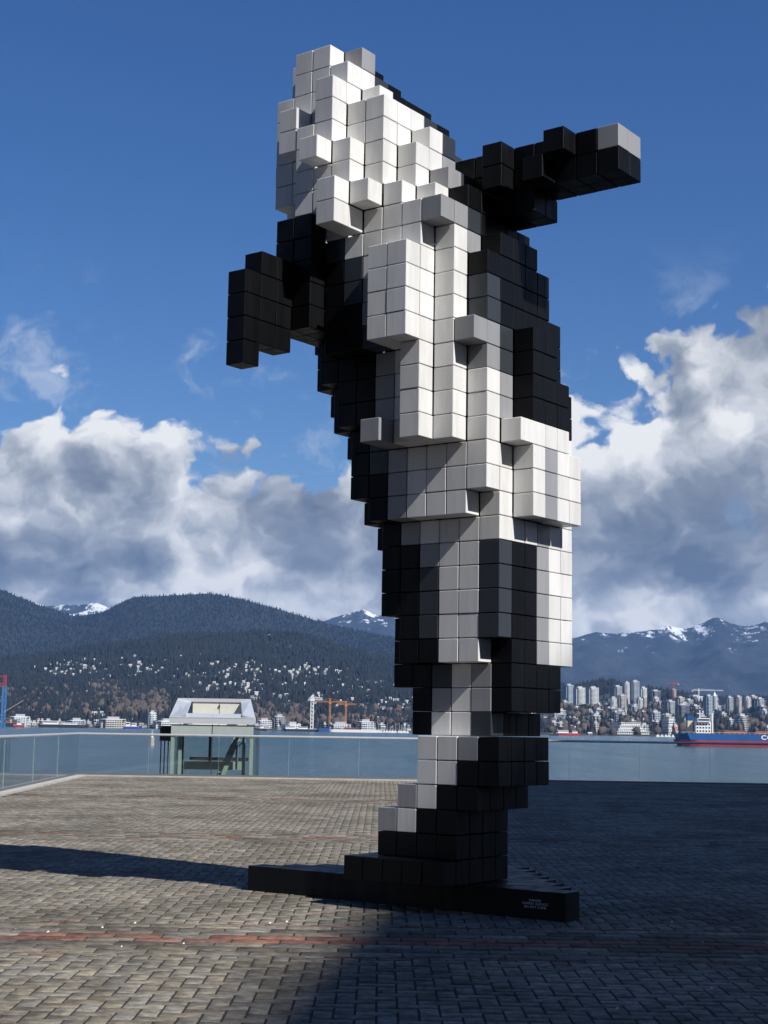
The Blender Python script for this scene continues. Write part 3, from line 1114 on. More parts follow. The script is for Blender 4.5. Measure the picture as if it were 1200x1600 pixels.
q = MB(); q.box(8.25, 12.65, -4.25, 4.25, zt + 13.0, zt + 14.4); q.build('funnel_cap', m_dark, fun)
q = MB(); q.bar((18, 0, zt + 11), (18, 0, zt + 17), 0.6); q.bar((16, 0, zt + 14.5), (20, 0, zt + 14.5), 0.4); q.bar((26, -6, zt), (26, -6, zt + 15), 0.7); q.build('mast', m_white, ship)
for k in range(6):
    q = MB(); q.box(34 + k * 22, 50 + k * 22, -9, 9, zt + 0.5, zt + 2.6); q.build('hatch_cover', m_hull_orange, ship)
q = MB(); q.bar((1.5, 0, zt), (-0.8, 0, zt + 6.2), 0.25); fl = q.build('flag_staff', m_white, ship)
q = MB(); q.raw([(-0.7, 0.0, zt + 6.0), (1.2, 0.5, zt + 5.0), (2.6, 0.0, zt + 1.6), (0.9, -0.3, zt + 2.2)], [(0, 1, 2, 3)]); q.build('flag', mat('flag_red', (0.5, 0.08, 0.07), 0.7), fl)
q = MB()
for k in range(48):
    q.bar((4 + k * 3.6, -13.9, zt), (4 + k * 3.6, -13.9, zt + 1.2), 0.12)
q.bar((2, -13.9, zt + 1.2), (174, -13.9, zt + 1.2), 0.14); q.build('deck_railing', m_white, ship)
tx = text_mesh('hull_lettering', 'COSCO', 5.4, 0.06, spacing=1.12, bold=0.16)
lx = (at(1182, 1152, Ys).x - ship.location.x)
o = link('hull_lettering', tx, m_white, ship); o.rotation_euler = (R(90), 0, 0)
lb = min(v.co.x for v in tx.vertices)
o.location = (lx - lb, -14.22, (zb + zt) / 2 + 0.1); o.scale = (1, 0.8, 1)
tag(ship, 'long cargo ship with blue upper hull and red lower hull', 'ship')


def barge(px, w_px, Y, pt_h, m_h, m_top, label, name='barge', cabin=None, group=None):
    p = sea_at(px, Y)
    L = w_px / F * Y; H = pt_h / F * Y
    root = empty(name, (p.x, Y, SEA))
    hm = hull_mesh(L, min(10, L * 0.35), -0.5, H, 0.02, 0.12)
    for i_, v in enumerate(hm.v): hm.v[i_] = (v[0] - L / 2, v[1], v[2])
    hm.build('hull', m_h, root)
    q = MB(); q.box(-L * 0.46, L * 0.40, -min(10, L * 0.35) * 0.42, min(10, L * 0.35) * 0.42, H, H + 0.4); q.build('deck', m_top, root)
    if cabin:
        for (a_, b_, h_) in cabin:
            q = MB(); q.box(L * a_, L * b_, -min(10, L * .35) * 0.33, min(10, L * .35) * 0.33, H + 0.4, H + 0.4 + h_); c_ = q.build('cabin', m_top, root)
            q = MB(); q.box(L * a_ + 0.3, L * b_ - 0.3, -min(10, L * .35) * 0.33 - 0.06, -min(10, L * .35) * 0.33, H + 0.4 + h_ * 0.5, H + 0.4 + h_ * 0.8); q.build('window', m_glassd, c_)
    return tag(root, label, 'boat', group)


barge(98, 76, 2380, 5, m_dark, m_white, 'long dark barge with pale covered load near left edge', cabin=[(-0.4, -0.1, 5), (0.0, 0.28, 3)])
barge(14, 44, 2400, 6, m_dark, m_hull_orange, 'dark barge with brown scrap load at the left edge', cabin=[(-0.3, 0.0, 7), (0.1, 0.3, 4)])
barge(29, 17, 2250, 4, m_hullred, m_white, 'small red tugboat with white wheelhouse at far left', name='tugboat', cabin=[(-0.15, 0.2, 6)])
barge(206, 26, 2300, 4, mat('hull_violet', (0.06, 0.06, 0.28), 0.5), m_white, 'blue violet workboat with cream cabins left of kiosk', name='workboat', cabin=[(-0.35, -0.12, 6), (0.0, 0.25, 5)])
barge(472, 56, 2330, 4, m_dark, m_white, 'black barge with white deck sheds under white crane mast', cabin=[(-0.45, -0.2, 4), (-0.1, 0.15, 3)])
barge(506, 18, 2320, 6, mat('hull_navy', (0.03, 0.08, 0.22), 0.5), m_dark, 'blue tank barge end right of white crane mast')
barge(553, 76, 2380, 4, m_white, m_hull_orange, 'long white floating dock left of the sculpture column', name='floating_dock', cabin=[(-0.2, 0.1, 3)])
barge(408, 18, 2330, 4, m_dark, m_white, 'small dark-hulled boat right beside the kiosk roof', name='motor_boat', cabin=[(-0.2, 0.2, 5)])
barge(886, 40, 2350, 4, m_hullred, m_white, 'red and white ferry at the far shore right of sculpture', name='ferry_boat', cabin=[(-0.35, 0.05, 4), (0.2, 0.4, 3)])
barge(866, 14, 2300, 3, m_dark, m_dark, 'small dark boat left of the red ferry', name='motor_boat', cabin=[(-0.1, 0.2, 3)])
for k in range(12):
    px = 586 + k * 4.6 + rn.uniform(-1, 1)
    root = barge(px, rn.uniform(4, 7), 2420 + rn.uniform(-30, 30), rn.uniform(1.6, 2.4), m_white, m_white, 'small white boat moored in the marina left of sculpture column', name='marina_boat', cabin=[(-0.2, 0.2, 2.2)], group='white boats moored in the marina')
    q = MB(); q.bar((0.5, 0, 1.5), (0.5, 0, rn.uniform(11, 16)), 0.3); q.build('mast', m_white, root)
for k in range(5):
    px = 1028 + k * 6 + rn.uniform(-1, 1)
    root = barge(px, rn.uniform(4, 6), 2440, 1.8, m_white, m_white, 'small white boat moored by the ship stern at far shore', name='marina_boat', cabin=[(-0.2, 0.2, 2.0)], group='white boats moored by the ship stern')

# marker in the water
pm = on_z(237, 1165, SEA)
root = empty('channel_marker', pm)
k_ = pm.y / F
q = MB(); q.tube((0, 0, -2), (0, 0, 13 * k_), 4.2 * k_, 3.4 * k_, 14); q.build('concrete_base', mat('marker_concrete', (0.40, 0.37, 0.33), 0.85, var=0.2, nscale=0.8), root)
q = MB(); q.tube((0, 0, 13 * k_), (0, 0, 19 * k_), 2.0 * k_, 1.4 * k_, 12); q.build('beacon', m_white, root)
q = MB(); q.tube((0, 0, 19 * k_), (0, 0, 24 * k_), 0.4 * k_, 0.3 * k_, 6); q.build('pole', m_white, root)
tag(root, 'conical concrete channel marker with white top standing in the water', 'marker')

# ================================================================== PLAZA EDGE
def glass_mat(name, tint, refl=0.06):
    m = bpy.data.materials.new(name); m.use_nodes = True
    nt = m.node_tree; nt.nodes.clear(); g = N(nt)
    out = g('ShaderNodeOutputMaterial')
    tr = g('ShaderNodeBsdfTransparent'); tr.inputs[0].default_value = (*tint, 1)
    gl = g('ShaderNodeBsdfGlossy'); gl.inputs['Roughness'].default_value = 0.02
    lw = g('ShaderNodeLayerWeight'); lw.inputs[0].default_value = 0.5
    mx = g('ShaderNodeMixShader')
    nt.links.new(g.m('ADD', 0.04, g.m('MULTIPLY', g.m('POWER', lw.outputs['Facing'], 5.0), 0.7)), mx.inputs[0])
    nt.links.new(tr.outputs[0], mx.inputs[1]); nt.links.new(gl.outputs[0], mx.inputs[2])
    nt.links.new(mx.outputs[0], out.inputs[0])
    return m


m_glass = glass_mat('railing_glass', (0.94, 0.965, 0.962))
m_gedge = mat('glass_edge', (0.30, 0.42, 0.38), 0.2)
m_steel = mat('brushed_steel', (0.66, 0.67, 0.68), 0.35, metal=0.5, var=0.08, nscale=4)
m_chan = mat('channel_metal', (0.20, 0.21, 0.22), 0.5, metal=0.7)
RH = 1.22


def railing(label, a, b, pan):
    a = Vector(a); b = Vector(b)
    d = (b - a); L = d.length; d.normalize()
    root = empty('glass_railing', a, math.atan2(d.y, d.x))
    q = MB(); q.tube((0, 0, RH), (L, 0, RH), 0.034, n=12); q.build('top_rail', m_steel, root)
    q = MB(); q.box(0, L, -0.03, 0.03, 0.03, 0.09); q.build('base_channel', m_chan, root)
    n = max(1, round(L / pan))
    for i in range(n):
        x0 = L * i / n + 0.008; x1 = L * (i + 1) / n - 0.008
        q = MB(); q.box(x0, x1, -0.007, 0.007, 0.07, RH - 0.02); o = q.build('glass_panel', m_glass, root)
        q = MB(); q.box(x1 + 0.003, x1 + 0.007, -0.007, 0.007, 0.09, RH - 0.02); q.build('panel_edge', m_gedge, o)
    return tag(root, label, 'railing')


railing('clear glass railing with steel top rail along the water', (pA.x, RAIL_Y, 0), (24, RAIL_Y, 0), 2.02)
railing('glass railing turning toward the viewer at the left edge', pA + ldir * 0.06, pC, (pB - pA).length / 3.3)

# ---- glass kiosk just beyond the railing
YK = RAIL_Y + 1.0
kl = at(265, 1217, YK); kr = at(394, 1217, YK)
kw = kr.x - kl.x
kz = at(330, 1130, YK).z            # top of the glass
kt = at(330, 1091, YK).z
kd = 2.3
ki = empty('skylight_kiosk', (kl.x, YK, 0), 0)
m_kmetal = mat('kiosk_panel', (0.62, 0.65, 0.68), 0.38, metal=0.35, var=0.07, nscale=1.5)
m_kgreen = mat('kiosk_frame', (0.52, 0.56, 0.52), 0.5, var=0.08, nscale=3)
m_kdark = mat('kiosk_dark_frame', (0.035, 0.04, 0.045), 0.4)
m_kglass = glass_mat('kiosk_glass', (0.86, 0.91, 0.89))
m_kfrost = mat('kiosk_frosted_band', (0.36, 0.41, 0.395), 0.25, var=0.05)
m_klining = mat('kiosk_skylight_lining', (0.60, 0.60, 0.54), 0.6, var=0.06)
for (x_, y_) in ((0.05, 0.05), (kw - 0.05, 0.05), (0.05, kd), (kw - 0.05, kd), (0.24, 0.35), (kw - 0.30, 0.35)):
    q = MB(); q.box(x_ - 0.05, x_ + 0.05, y_ - 0.05, y_ + 0.05, -3, kz - 0.32); q.build('post', m_kdark if y_ > 1 else m_kgreen, ki)
q = MB(); q.box(kw / 2 - 0.012, kw / 2 + 0.012, -0.03, 0.0, -3, kz - 0.03); q.build('mullion', m_kdark, ki)
for x0, x1 in ((0.0, kw / 2 - 0.012), (kw / 2 + 0.012, kw)):
    q = MB(); q.box(x0, x1, -0.02, 0.0, -3, kz - 0.42); q.build('glass_pane', m_kglass, ki)
    q = MB(); q.box(x0, x1, -0.025, 0.02, kz - 0.40, kz - 0.05); q.build('frosted_panel', m_kfrost, ki)
q = MB(); q.box(-0.02, 0.0, 0.02, kd, -3, kz - 0.05); q.build('glass_pane', m_kglass, ki)
q = MB(); q.box(kw, kw + 0.02, 0.02, kd, -3, kz - 0.05); q.build('glass_pane', m_kglass, ki)
for k in range(3):
    q = MB(); q.box(-0.36 + k * 0.11, -0.33 + k * 0.11, 0.35, 0.40, -3, kz - 0.12); q.build('fin', m_kdark, ki)
q = MB(); q.box(-0.40, -0.06, 0.42, 1.3, kz - 0.55, kz - 0.1); q.build('fin_bracket', m_kdark, ki)
# sloped skylight collar: front low, back high
z0f, zf, zbk = kz, kz + 0.16, kt
q = MB(); q.box(-0.06, kw + 0.06, -0.08, 0.10, z0f - 0.02, zf); q.build('front_fascia', m_kmetal, ki)
ix = 0.34


def panel(name, pts_, m_, th=0.05):
    a, b, c, d = [Vector(p) for p in pts_]
    n_ = (b - a).cross(d - a).normalized() * th
    q = MB(); vs = [a, b, c, d, a - n_, b - n_, c - n_, d - n_]
    q.raw(vs, [(0, 1, 2, 3), (7, 6, 5, 4), (0, 4, 5, 1), (1, 5, 6, 2), (2, 6, 7, 3), (3, 7, 4, 0)])
    return q.build(name, m_, ki)


sx0, sx1 = 0.03, kw - 0.30
panel('sloped_panel', [(-0.06, -0.08, zf + .002), (ix + 0.10, -0.06, zf + 0.10), (ix, kd * 0.8, zbk - 0.06), (-0.08, kd * 0.8, zbk)], m_kmetal)
panel('sloped_panel', [(kw - ix, -0.06, zf + 0.10), (kw + 0.06, -0.08, zf + .002), (kw - 0.26, kd * 0.8, zbk), (kw - ix - 0.22, kd * 0.8, zbk - 0.06)], m_kmetal)
for a_, b_ in ((ix + 0.06, kw / 2 - 0.01), (kw / 2 + 0.01, kw - ix - 0.03)):
    panel('front_sill', [(a_ - 0.4 * (a_ < kw / 2 - 0.5), -0.09, zf + 0.004), (b_ + 0.36 * (b_ > kw / 2 + 0.5), -0.09, zf + 0.004), (b_, 0.24, zf + 0.13), (a_, 0.24, zf + 0.13)], m_kmetal)
    q = MB(); q.box(a_, b_, kd * 0.80, kd * 0.83, zf - 0.3, zbk - 0.10); q.build('skylight_lining', m_klining, ki)
q = MB(); q.box(-0.07, kw - 0.26, kd * 0.80 - 0.04, kd * 0.83 + 0.05, zbk - 0.09, zbk + 0.02); q.build('top_cap', m_kmetal, ki)
q = MB(); q.box(ix, kw - ix - 0.2, 0.22, kd * 0.8, zf - 0.34, zf - 0.30); q.build('light_well_floor', m_klining, ki)
q = MB(); q.box(kw / 2 - 0.02, kw / 2 + 0.02, kd * 0.78, kd * 0.80, zbk - 0.26, zbk - 0.18); q.build('latch', m_kdark, ki)
# stair and beams inside
q = MB(); q.box(0.30, kw - 0.32, 0.9, 1.0, 0.18, 0.42); q.build('floor_beam', m_kgreen, ki)
q = MB(); q.box(0.30, kw - 0.32, kd - 0.05, kd, 0.42, 0.52); q.build('rear_rail', m_kdark, ki)
q = MB(); q.bar((kw * 0.60, 0.7, -0.1), (kw * 0.80, 0.7, 1.28), 0.09, 0.13); q.build('stair_stringer', m_kgreen, ki)
q = MB(); q.bar((kw * 0.52, 1.4, -0.1), (kw * 0.76, 1.4, 1.26), 0.09, 0.13); q.build('stair_stringer', m_kgreen, ki)
for k in range(5):
    t = k / 5
    q = MB(); q.box(kw * (0.60 + 0.2 * t) - 0.1, kw * (0.60 + 0.2 * t) + 0.12, 0.72, 1.38, 0.1 + t * 1.2, 0.13 + t * 1.2); q.build('stair_tread', m_kgreen, ki)
q = MB(); q.bar((kw * 0.78, 0.7, 0.2), (kw * 0.78, 0.7, 0.95), 0.07); q.build('brace', m_kgreen, ki)
q = MB(); q.bar((kw * 0.63, 1.9, 0.6), (kw * 0.86, 1.9, kz - 0.45), 0.22, 0.04); q.build('door_leaf', m_kdark, ki)
q = MB(); q.box(kw * 0.38, kw * 0.41, 1.8, 1.86, 0.4, kz - 0.42); q.build('rear_post', m_kdark, ki)
tag(ki, 'green glass kiosk with sloped pale metal skylight behind railing', 'kiosk')

# ================================================================== SCULPTURE
# A plain stacked-block monument in the photographed size, massing and black/grey/white palette.
S = 0.213
AG = R(36.5)
U_ = Vector((math.cos(AG), -math.sin(AG), 0)); V_ = Vector((math.sin(AG), math.cos(AG), 0))
OL = on_z(387, 1391, 0)
sculpt = empty('block_sculpture', OL, -AG)      # local x = along the front, local y = into depth


def loc2w(i, j, k):
    return OL + U_ * (i * S) + V_ * (j * S) + Vector((0, 0, k * S + 0.025))


YC = 14.15
PROF = [(60, 470, 545), (80, 445, 575), (112, 431, 612), (150, 428, 655), (225, 424, 712), (300, 423, 765), (345, 436, 815), (400, 465, 832), (450, 478, 855), (520, 480, 874), (575, 494, 886), (650, 517, 900),
        (710, 540, 913), (770, 556, 914), (840, 586, 908), (940, 608, 897), (1040, 622, 893), (1080, 637, 876), (1120, 638, 858), (1155, 648, 846), (1192, 628, 842), (1230, 604, 826), (1270, 581, 808), (1310, 540, 800), (1345, 533, 792)]
PY = [p[0] for p in PROF]
vox = {}
def hsh(*a):
    return random.Random(zlib.crc32(repr(a).encode())).random()


info = {}
_b = Vector((0.72 - OL.x, YC - OL.y, 0)); TU, TV = int(_b.dot(U_) / S), int(_b.dot(V_) / S)
TIERS = []
for k_, (px_, na, nb_, dj) in enumerate(((532, 5, 5, 3), (578, 4, 4, 2), (602, 4, 4, 2), (626, 4, 4, 2), (645, 4, 4, 2), (640, 4, 4, 2)), 1):
    j0 = TV - dj
    i0 = min(range(-4, 14), key=lambda q_: abs(proj(loc2w(q_, j0, k_))[0] - px_))
    TIERS.append(((i0, i0 + na - 1), (j0, j0 + nb_ - 1)))
NK = 40
Z0 = 0.238 - 0.213        # the lowest tier rests on the slab
for k in range(1, NK + 1):
    wz = (k + 0.5) * S
    py = proj((0.4, YC - 0.6, wz))[1]
    if py < PY[0] - 4: break
    xl = np.interp(py, PY, [p[1] for p in PROF]); xr = np.interp(py, PY, [p[2] for p in PROF])
    Xl = (xl - 600) / F * YC * 0.985; Xr = (xr - 600) / F * YC * 0.985
    cx, hw = (Xl + Xr) / 2, (Xr - Xl) / 2
    info[k] = (py, cx, hw)
    ry = max(0.42, hw * (0.95 if py > 300 else 0.85))
    e_ = 2.6 if py > 1100 else 2.2
    tier = py > 1165
    cu, cv = (Vector((cx, YC, 0)) - Vector((OL.x, OL.y, 0))).dot(U_) / S, (Vector((cx, YC, 0)) - Vector((OL.x, OL.y, 0))).dot(V_) / S
    hv = hw / (0.788 * 1.5 + 0.616) / S
    shaft = py > 330
    sb = hw / (0.788 * 1.1 + 0.616) / S; sa = sb * 1.1
    se = float(np.interp(py, [330, 500, 720, 900], [2.2, 2.3, 3.2, 6.0])); sg = float(np.interp(py, [330, 500, 720, 900], [1.30, 1.26, 1.08, 1.0]))
    for i in range(-6, 26):
        for j in range(-10, 22):
            c = loc2w(i + 0.5, j + 0.5, k + 0.5)
            if tier:
                ti, tj = TIERS[min(k, len(TIERS)) - 1]
                if ti[0] <= i <= ti[1] and tj[0] <= j <= tj[1]: vox[(i, j, k)] = True
                continue
            if shaft:
                if (abs(i + 0.5 - cu) / (sa * sg + 0.15)) ** se + (abs(j + 0.5 - cv) / (sb * sg + 0.15)) ** se < 1.0: vox[(i, j, k)] = True
                continue
            a = abs(c.x - cx) / max(0.05, hw - S * 0.22); b = abs(c.y - YC) / ry
            if a ** e_ + b ** e_ < 1.0:
                vox[(i, j, k)] = True
core = set(vox)


def colour(v):
    i, j, k = v
    c = loc2w(i + 0.5, j + 0.5, k + 0.5)
    py, cx, hw = info.get(k, (700, 0.5, 1.0))
    t = (c.x - (cx - hw)) / (2 * hw) + (hsh('c', i, k // 3) - 0.5) * 0.045
    dy = (c.y - YC) / max(hw, 0.3)
    py_ = [60, 220, 320, 360, 440, 560, 660, 700, 820, 850, 1030, 1060, 1130, 1160, 1290, 1320]
    w0 = [-1, -1, -0.1, 0.12, 0.26, 0.28, 0.24, 0.20, 0.20, 0.27, 0.28, 0.28, 0.24, 0.14, 0.22, 2.0]
    w1 = [0.78, 0.90, 0.80, 0.72, 0.70, 0.70, 0.72, 1.4, 1.4, 0.54, 0.54, 0.54, 0.54, 0.50, 0.50, 2.0]
    a = np.interp(py, py_, w0); b = np.interp(py, py_, w1)
    if 690 < py < 1045 and t > 0.76: a, b = 0.76, 1.5
    ed = min(t - a, b - t)
    if py < 330 and t > 0.42 and (i, j, k + 1) not in core and dy > -0.5: return 'black' if hsh('top', i, j) > 0.35 else 'charcoal'
    if dy > 0.55: return 'black'
    if ed > 0.055: return 'white'
    if ed > 0.0: return 'grey'
    if ed > -0.05 and 330 < py < 1150: return 'charcoal'
    return 'black'


cols = {v: colour(v) for v in core}
# relief: short vertical ribs standing one block proud of the front and right faces
for (i, j, k) in list(core):
    py = info[k][0]
    if py > 690 or py < 90: continue
    if not any((i - 1, j + q_, k) in core for q_ in (0, 1)) or not any((i - 2, j + q_, k) in core for q_ in (0, 1, 2)): continue
    if (i, j - 1, k) not in core and cols[(i, j, k)] in ('white', 'grey'):
        r_ = hsh('rib', i, (k + int(hsh('ph', i) * 5)) // 4)
        if r_ > 0.52:
            vox[(i, j - 1, k)] = True
            cols[(i, j - 1, k)] = cols[(i, j, k)]
# right cantilever arm and left stepped arm, butted to the body
def put(i, j, k, c):
    if (i, j, k) not in core or c != 'black':
        vox[(i, j, k)] = True
        cols[(i, j, k)] = c


def local(X, Y):
    d = Vector((X - OL.x, Y - OL.y, 0))
    return d.dot(U_) / S, d.dot(V_) / S


kT = int(round(at(1000, 285, 12.87).z / S))
ic, jc = (int(round(q_)) for q_ in local(0.52, YC))
iE = int(round(local(2.14, 12.87)[0])) - 1
for i in range(ic + 1, iE + 1):
    for j in (jc - 1, jc):
        for k in range(kT - 1, kT + 2):
            if i >= iE - 3 and (k == kT - 1): continue
            if i < iE - 6 and k == kT + 1 and j == jc: continue
            if (i, j, k) not in core:
                put(i, j, k, 'grey' if (i == iE and k == kT + 1) else 'black')
for (i, k) in ((iE - 5, kT + 1), (iE - 5, kT), (iE - 3, kT), (iE - 2, kT + 1)):
    put(i, jc - 2, k, 'black')
for dk in range(2, 4):
    for i in range(ic + 1, iE - 2 - dk * 2 + 1):
        for j in (jc - 1, jc, jc + 1):
            if (i, j, kT - dk) not in core: put(i, j, kT - dk, 'black')
il, jl = (int(round(q_)) for q_ in local(-0.17, 14.58))
kC = int(round(at(370, 575, 13.25).z / S))
for (j0, j1, kb, kt_, wi) in ((-9, -9, 0, 4, 0), (-8, -7, 1, 5, 0), (-6, -5, 2, 7, 1), (-4, -3, 3, 9, 1), (-2, 1, 2, 9, 3)):
    for j in range(jl + j0, jl + j1 + 1):
        for i in range(il - 1, il - 1 + wi + 1):
            for k in range(kC + kb, kC + kt_):
                if (i, j, k) not in core: put(i, j, k, 'black')

MB_ = {}


def block_mat(name, col, rough, spec=0.5, grime=0.0):
    m = bpy.data.materials.new(name); m.use_nodes = True
    nt = m.node_tree; b = nt.nodes['Principled BSDF']; g = N(nt)
    geo = g('ShaderNodeNewGeometry'); oi = g('ShaderNodeObjectInfo')
    r = g.m('FRACT', g.m('ADD', geo.outputs['Random Per Island'], oi.outputs['Random']))
    f = g.sstep(r, 0, 1, 0.90, 1.05, 'LINEAR')
    mp = g('ShaderNodeMapping'); nt.links.new(geo.outputs['Position'], mp.inputs[0]); mp.inputs['Scale'].default_value = (9, 9, 1.2)
    st = g.noise(mp.outputs[0], 1.0, 6, 0.65)
    f = g.m('MULTIPLY', f, g.sstep(st, 0.36, 0.58, 1 - grime, 1.0))
    dirt = g.noise(geo.outputs['Position'], 26.0, 5, 0.7)
    f = g.m('MULTIPLY', f, g.sstep(dirt, 0.27, 0.36, 1 - grime * 2.2, 1.0))
    s = g('ShaderNodeVectorMath', operation='SCALE'); s.inputs[0].default_value = col; nt.links.new(f, s.inputs['Scale'])
    nt.links.new(s.outputs[0], b.inputs['Base Color'])
    nt.links.new(g.sstep(st, 0.3, 0.7, rough * 0.8, rough * 1.25), b.inputs['Roughness'])
    b.inputs['Specular IOR Level'].default_value = spec
    bp = g('ShaderNodeBump'); bp.inputs['Strength'].default_value = 0.12; bp.inputs['Distance'].default_value = 0.004
    nt.links.new(g.noise(geo.outputs['Position'], 3.5, 3, 0.5), bp.inputs['Height'])
    nt.links.new(bp.outputs[0], b.inputs['Normal'])
    return m


BM = {'white': block_mat('block_white', (0.74, 0.735, 0.72), 0.42, 0.45, 0.10), 'grey': block_mat('block_grey', (0.30, 0.305, 0.32), 0.42, 0.45, 0.08),
      'charcoal': block_mat('block_charcoal', (0.035, 0.042, 0.050), 0.40, 0.3), 'black': block_mat('block_black', (0.004, 0.0045, 0.0055), 0.45, 0.14)}
bm = bmesh.new(); bmesh.ops.create_cube(bm, size=S - 0.006)
bmesh.ops.bevel(bm, geom=list(bm.edges), offset=0.005, segments=1, affect='EDGES')
base_me = bpy.data.meshes.new('block'); bm.to_mesh(base_me); bm.free()
BVv = [v.co.copy() for v in base_me.vertices]; BF = [tuple(f.vertices) for f in base_me.polygons]
bmeshes = {}
for c_ in BM:
    bmeshes[c_] = base_me.copy(); bmeshes[c_].materials.append(BM[c_])
allv = set(vox)
score = []
for (i, j, k) in allv:
    fr = (i, j - 1, k) not in allv; rt = (i + 1, j, k) not in allv; up = (i, j, k - 1) not in allv
    hid = all(((i + a, j + b, k + c) in allv) for a, b, c in ((1, 0, 0), (-1, 0, 0), (0, 1, 0), (0, -1, 0), (0, 0, 1), (0, 0, -1)))
    if hid: continue
    # seen from the camera: walk towards the viewer through the grid
    see = 0
    if fr or rt:
        c = loc2w(i + 0.5, j + 0.5, k + 0.5)
        d = (CAM - c).normalized()
        dl = (d.dot(U_), d.dot(V_), d.z)
        blocked = False
        for t in np.arange(0.75, 9, 0.25):
            q_ = (math.floor(i + 0.5 + dl[0] * t), math.floor(j + 0.5 + dl[1] * t), math.floor(k + 0.5 + dl[2] * t))
            if q_ != (i, j, k) and q_ in allv:
                blocked = True; break
        see = (0.79 * fr + 0.6 * rt + 0.3 * up) * (0.25 if blocked else 1.0)
        see *= 1.0 if cols[(i, j, k)] != 'black' else 0.98
    score.append((see, (i, j, k)))
score.sort(key=lambda t: -t[0])
masses = {c_: MB() for c_ in BM}
for n_, (sc_, (i, j, k)) in enumerate(score):
    c_ = cols[(i, j, k)]
    pos = Vector(((i + 0.5) * S, (j + 0.5) * S, (k + 0.5) * S + 0.025))
    if n_ < 300:
        o = link('block', bmeshes[c_], None, sculpt)
        o.location = pos + Vector((hsh('x', i, j, k) - .5, hsh('y', i, j, k) - .5, 0)) * 0.004
    else:
        jt_ = Vector((hsh('x', i, j, k) - .5, hsh('y', i, j, k) - .5, 0)) * 0.004
        masses[c_].raw([v + pos + jt_ for v in BVv], BF)
for c_ in BM:
    if masses[c_].v:
        o = masses[c_].build(c_ + '_blocks', BM[c_], sculpt)
        tag(o, kind='stuff')
# stepped plinth under it
m_plinth = block_mat('plinth_black', (0.006, 0.007, 0.009), 0.5, 0.18)
SP = 0.234
q = MB()
for j in range(0, 8):
    q.box((0.9 * j + (0.003 if j else 0)) * SP, (15.0 - 0.9 * j) * SP, j * SP, (j + 1) * SP - 0.001, 0.0, SP)
pln = q.build('plinth_slab', m_plinth, sculpt)
tag(pln, kind='stuff')
tx = text_mesh('warning_lettering', 'DANGER\nSLIPPERY SURFACE\nDO NOT CLIMB', 0.029, 0.0004, spacing=1.05, line=0.95)
o = link('warning_lettering', tx, mat('lettering_white', (0.70, 0.72, 0.74), 0.6), sculpt)
o.rotation_euler = (R(90), 0, 0); o.location = (13.75 * SP, -0.0012, 0.125)
tag(sculpt, 'tall leaning sculpture of black, white and grey blocks on stepped base', 'sculpture')

# ================================================================== NEIGHBOURING TOWER (right of the view, shades the plaza)
HB = 46.0
q_off = HB / math.tan(SUN_EL)
sx_, sy_ = math.sin(SUN_AZ), math.cos(SUN_AZ)      # towards the sun, on the ground
e0 = on_z(345, 1600, 0); e1 = on_z(585, 1402, 0)
ed = (e1 - e0).normalized()
c0 = e0 + ed * -40; c1 = e0 + ed * 41
bA = Vector((c0.x + sx_ * q_off, c0.y + sy_ * q_off, 0)); bB = Vector((c1.x + sx_ * q_off, c1.y + sy_ * q_off, 0))
nb = Vector((ed.y, -ed.x, 0))
hot = empty('office_tower', bA, math.atan2(ed.y, ed.x))
Lb = (bB - bA).length
q = MB(); q.box(0, Lb, -34, 0, 0, HB); q.build('wall', mat('tower_concrete', (0.16, 0.16, 0.165), 0.8, var=0.1, nscale=0.4), hot)
m_win = mat('tower_window', (0.03, 0.04, 0.05), 0.12)
for k in range(1, 12):
    q = MB(); q.box(1.5, Lb - 1.5, 0.02, 0.08, k * 3.8, k * 3.8 + 1.9); q.build('window_band', m_win, hot)
tag(hot, 'grey concrete office tower right of the plaza, outside the view', 'building')

# unseen block added behind the viewer to cut sky light on plaza and sculpture
blk = empty('sky_blocker', (-31, -22, 0), 0)
q = MB(); q.box(-55, 36, -30, 0, 0, 86); q.build('wall', mat('tower_concrete', (0.16, 0.16, 0.165), 0.8), blk)
for k in range(1, 21):
    q = MB(); q.box(-54, 35, 0.02, 0.08, k * 3.9, k * 3.9 + 2.0); q.build('window_band', m_win, blk)
tag(blk, 'added dark block behind the viewer, outside the view, cutting sky light', 'building')

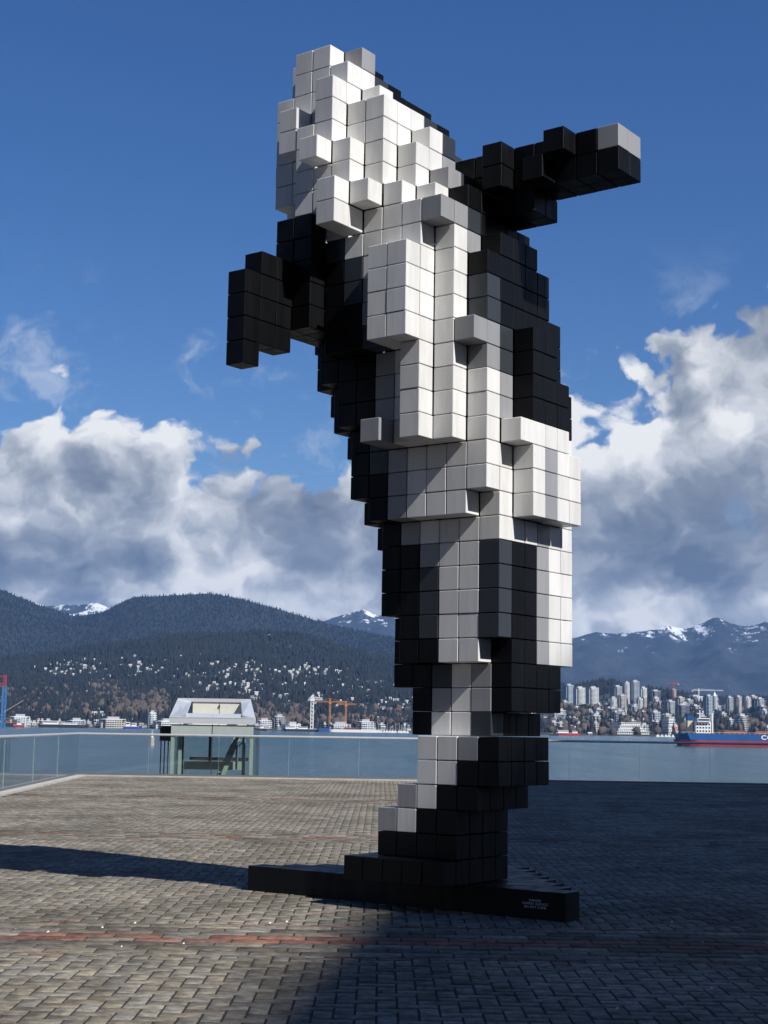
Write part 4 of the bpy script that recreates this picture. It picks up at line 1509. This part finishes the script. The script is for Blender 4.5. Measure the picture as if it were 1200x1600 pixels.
# ---- scraps of litter on the pavers
m_lit = mat('litter_white', (0.7, 0.7, 0.68), 0.8)
for (px, py) in ((422, 1443), (211, 1443), (160, 1450), (343, 1381), (372, 1380), (190, 1480), (287, 1475), (75, 1457), (448, 1441), (628, 1405), (636, 1395), (962, 1410), (912, 1415), (1098, 1473), (1050, 1441), (1112, 1545), (965, 1577), (880, 1288)):
    p = on_z(px, py, 0.006)
    sc_ = rn.uniform(0.006, 0.012)
    q = MB(); q.raw([(-sc_, -sc_, 0), (sc_, -sc_ * .7, 0.004), (sc_ * .6, sc_, 0.010), (-sc_ * .8, sc_ * .6, 0.006), (0, 0, 0.014)], [(0, 1, 4), (1, 2, 4), (2, 3, 4), (3, 0, 4), (0, 3, 2, 1)])
    o = q.build('litter_scrap', m_lit); o.location = p
    sun_ = 'sunlit' if px < 540 else 'shaded'
    tag(o, 'tiny white scrap of litter lying on the %s pavers' % sun_, 'litter', 'white scraps on the %s pavers' % sun_)

# ---- gull far out over the water
p = at(420, 992, 700)
q = MB()
q.tube((-0.5, 0, 0), (0.1, 0, 0.05), 0.05, 0.16, 8); q.tube((0.1, 0, 0.05), (0.55, 0, 0.08), 0.16, 0.06, 8)
gull = empty('gull', p, R(20))
q.build('body', m_white, gull)
for sg in (-1, 1):
    q = MB(); q.raw([(0.2, 0.1 * sg, 0.1), (0.3, 0.9 * sg, 0.42), (0.0, 1.6 * sg, 0.15), (-0.1, 0.8 * sg, 0.36), (-0.2, 0.1 * sg, 0.08)], [(0, 1, 3, 4), (1, 2, 3)]); q.build('wing', m_dark, gull)
tag(gull, 'small bird flying in front of the wooded hill', 'bird')

# ================================================================== AIR
mtop = max(v.co.z for v in bpy.data.objects["snowy_mountains"].data.vertices)
low = min(min(v.co.z for v in bpy.data.objects[n_].data.vertices) for n_ in ("snowy_mountains", "wooded_ridge", "near_hill", "sea"))
hz = MB()
hz.box(-13000, 13000, -800, 17500, low - 1, mtop + 25)
haze = hz.build('haze', None)
mv = bpy.data.materials.new('haze_air'); mv.use_nodes = True
nt = mv.node_tree; nt.nodes.clear(); g = N(nt)
out = g('ShaderNodeOutputMaterial'); pv = g('ShaderNodeVolumePrincipled')
pv.inputs['Color'].default_value = (0.24, 0.50, 1.0, 1)
pv.inputs['Density'].default_value = HAZE_DENSITY
pv.inputs['Anisotropy'].default_value = 0.0
nt.links.new(pv.outputs[0], out.inputs['Volume'])
haze.data.materials.append(mv)
tag(haze, 'thin blue haze over the water and hills', 'haze', kind='stuff')
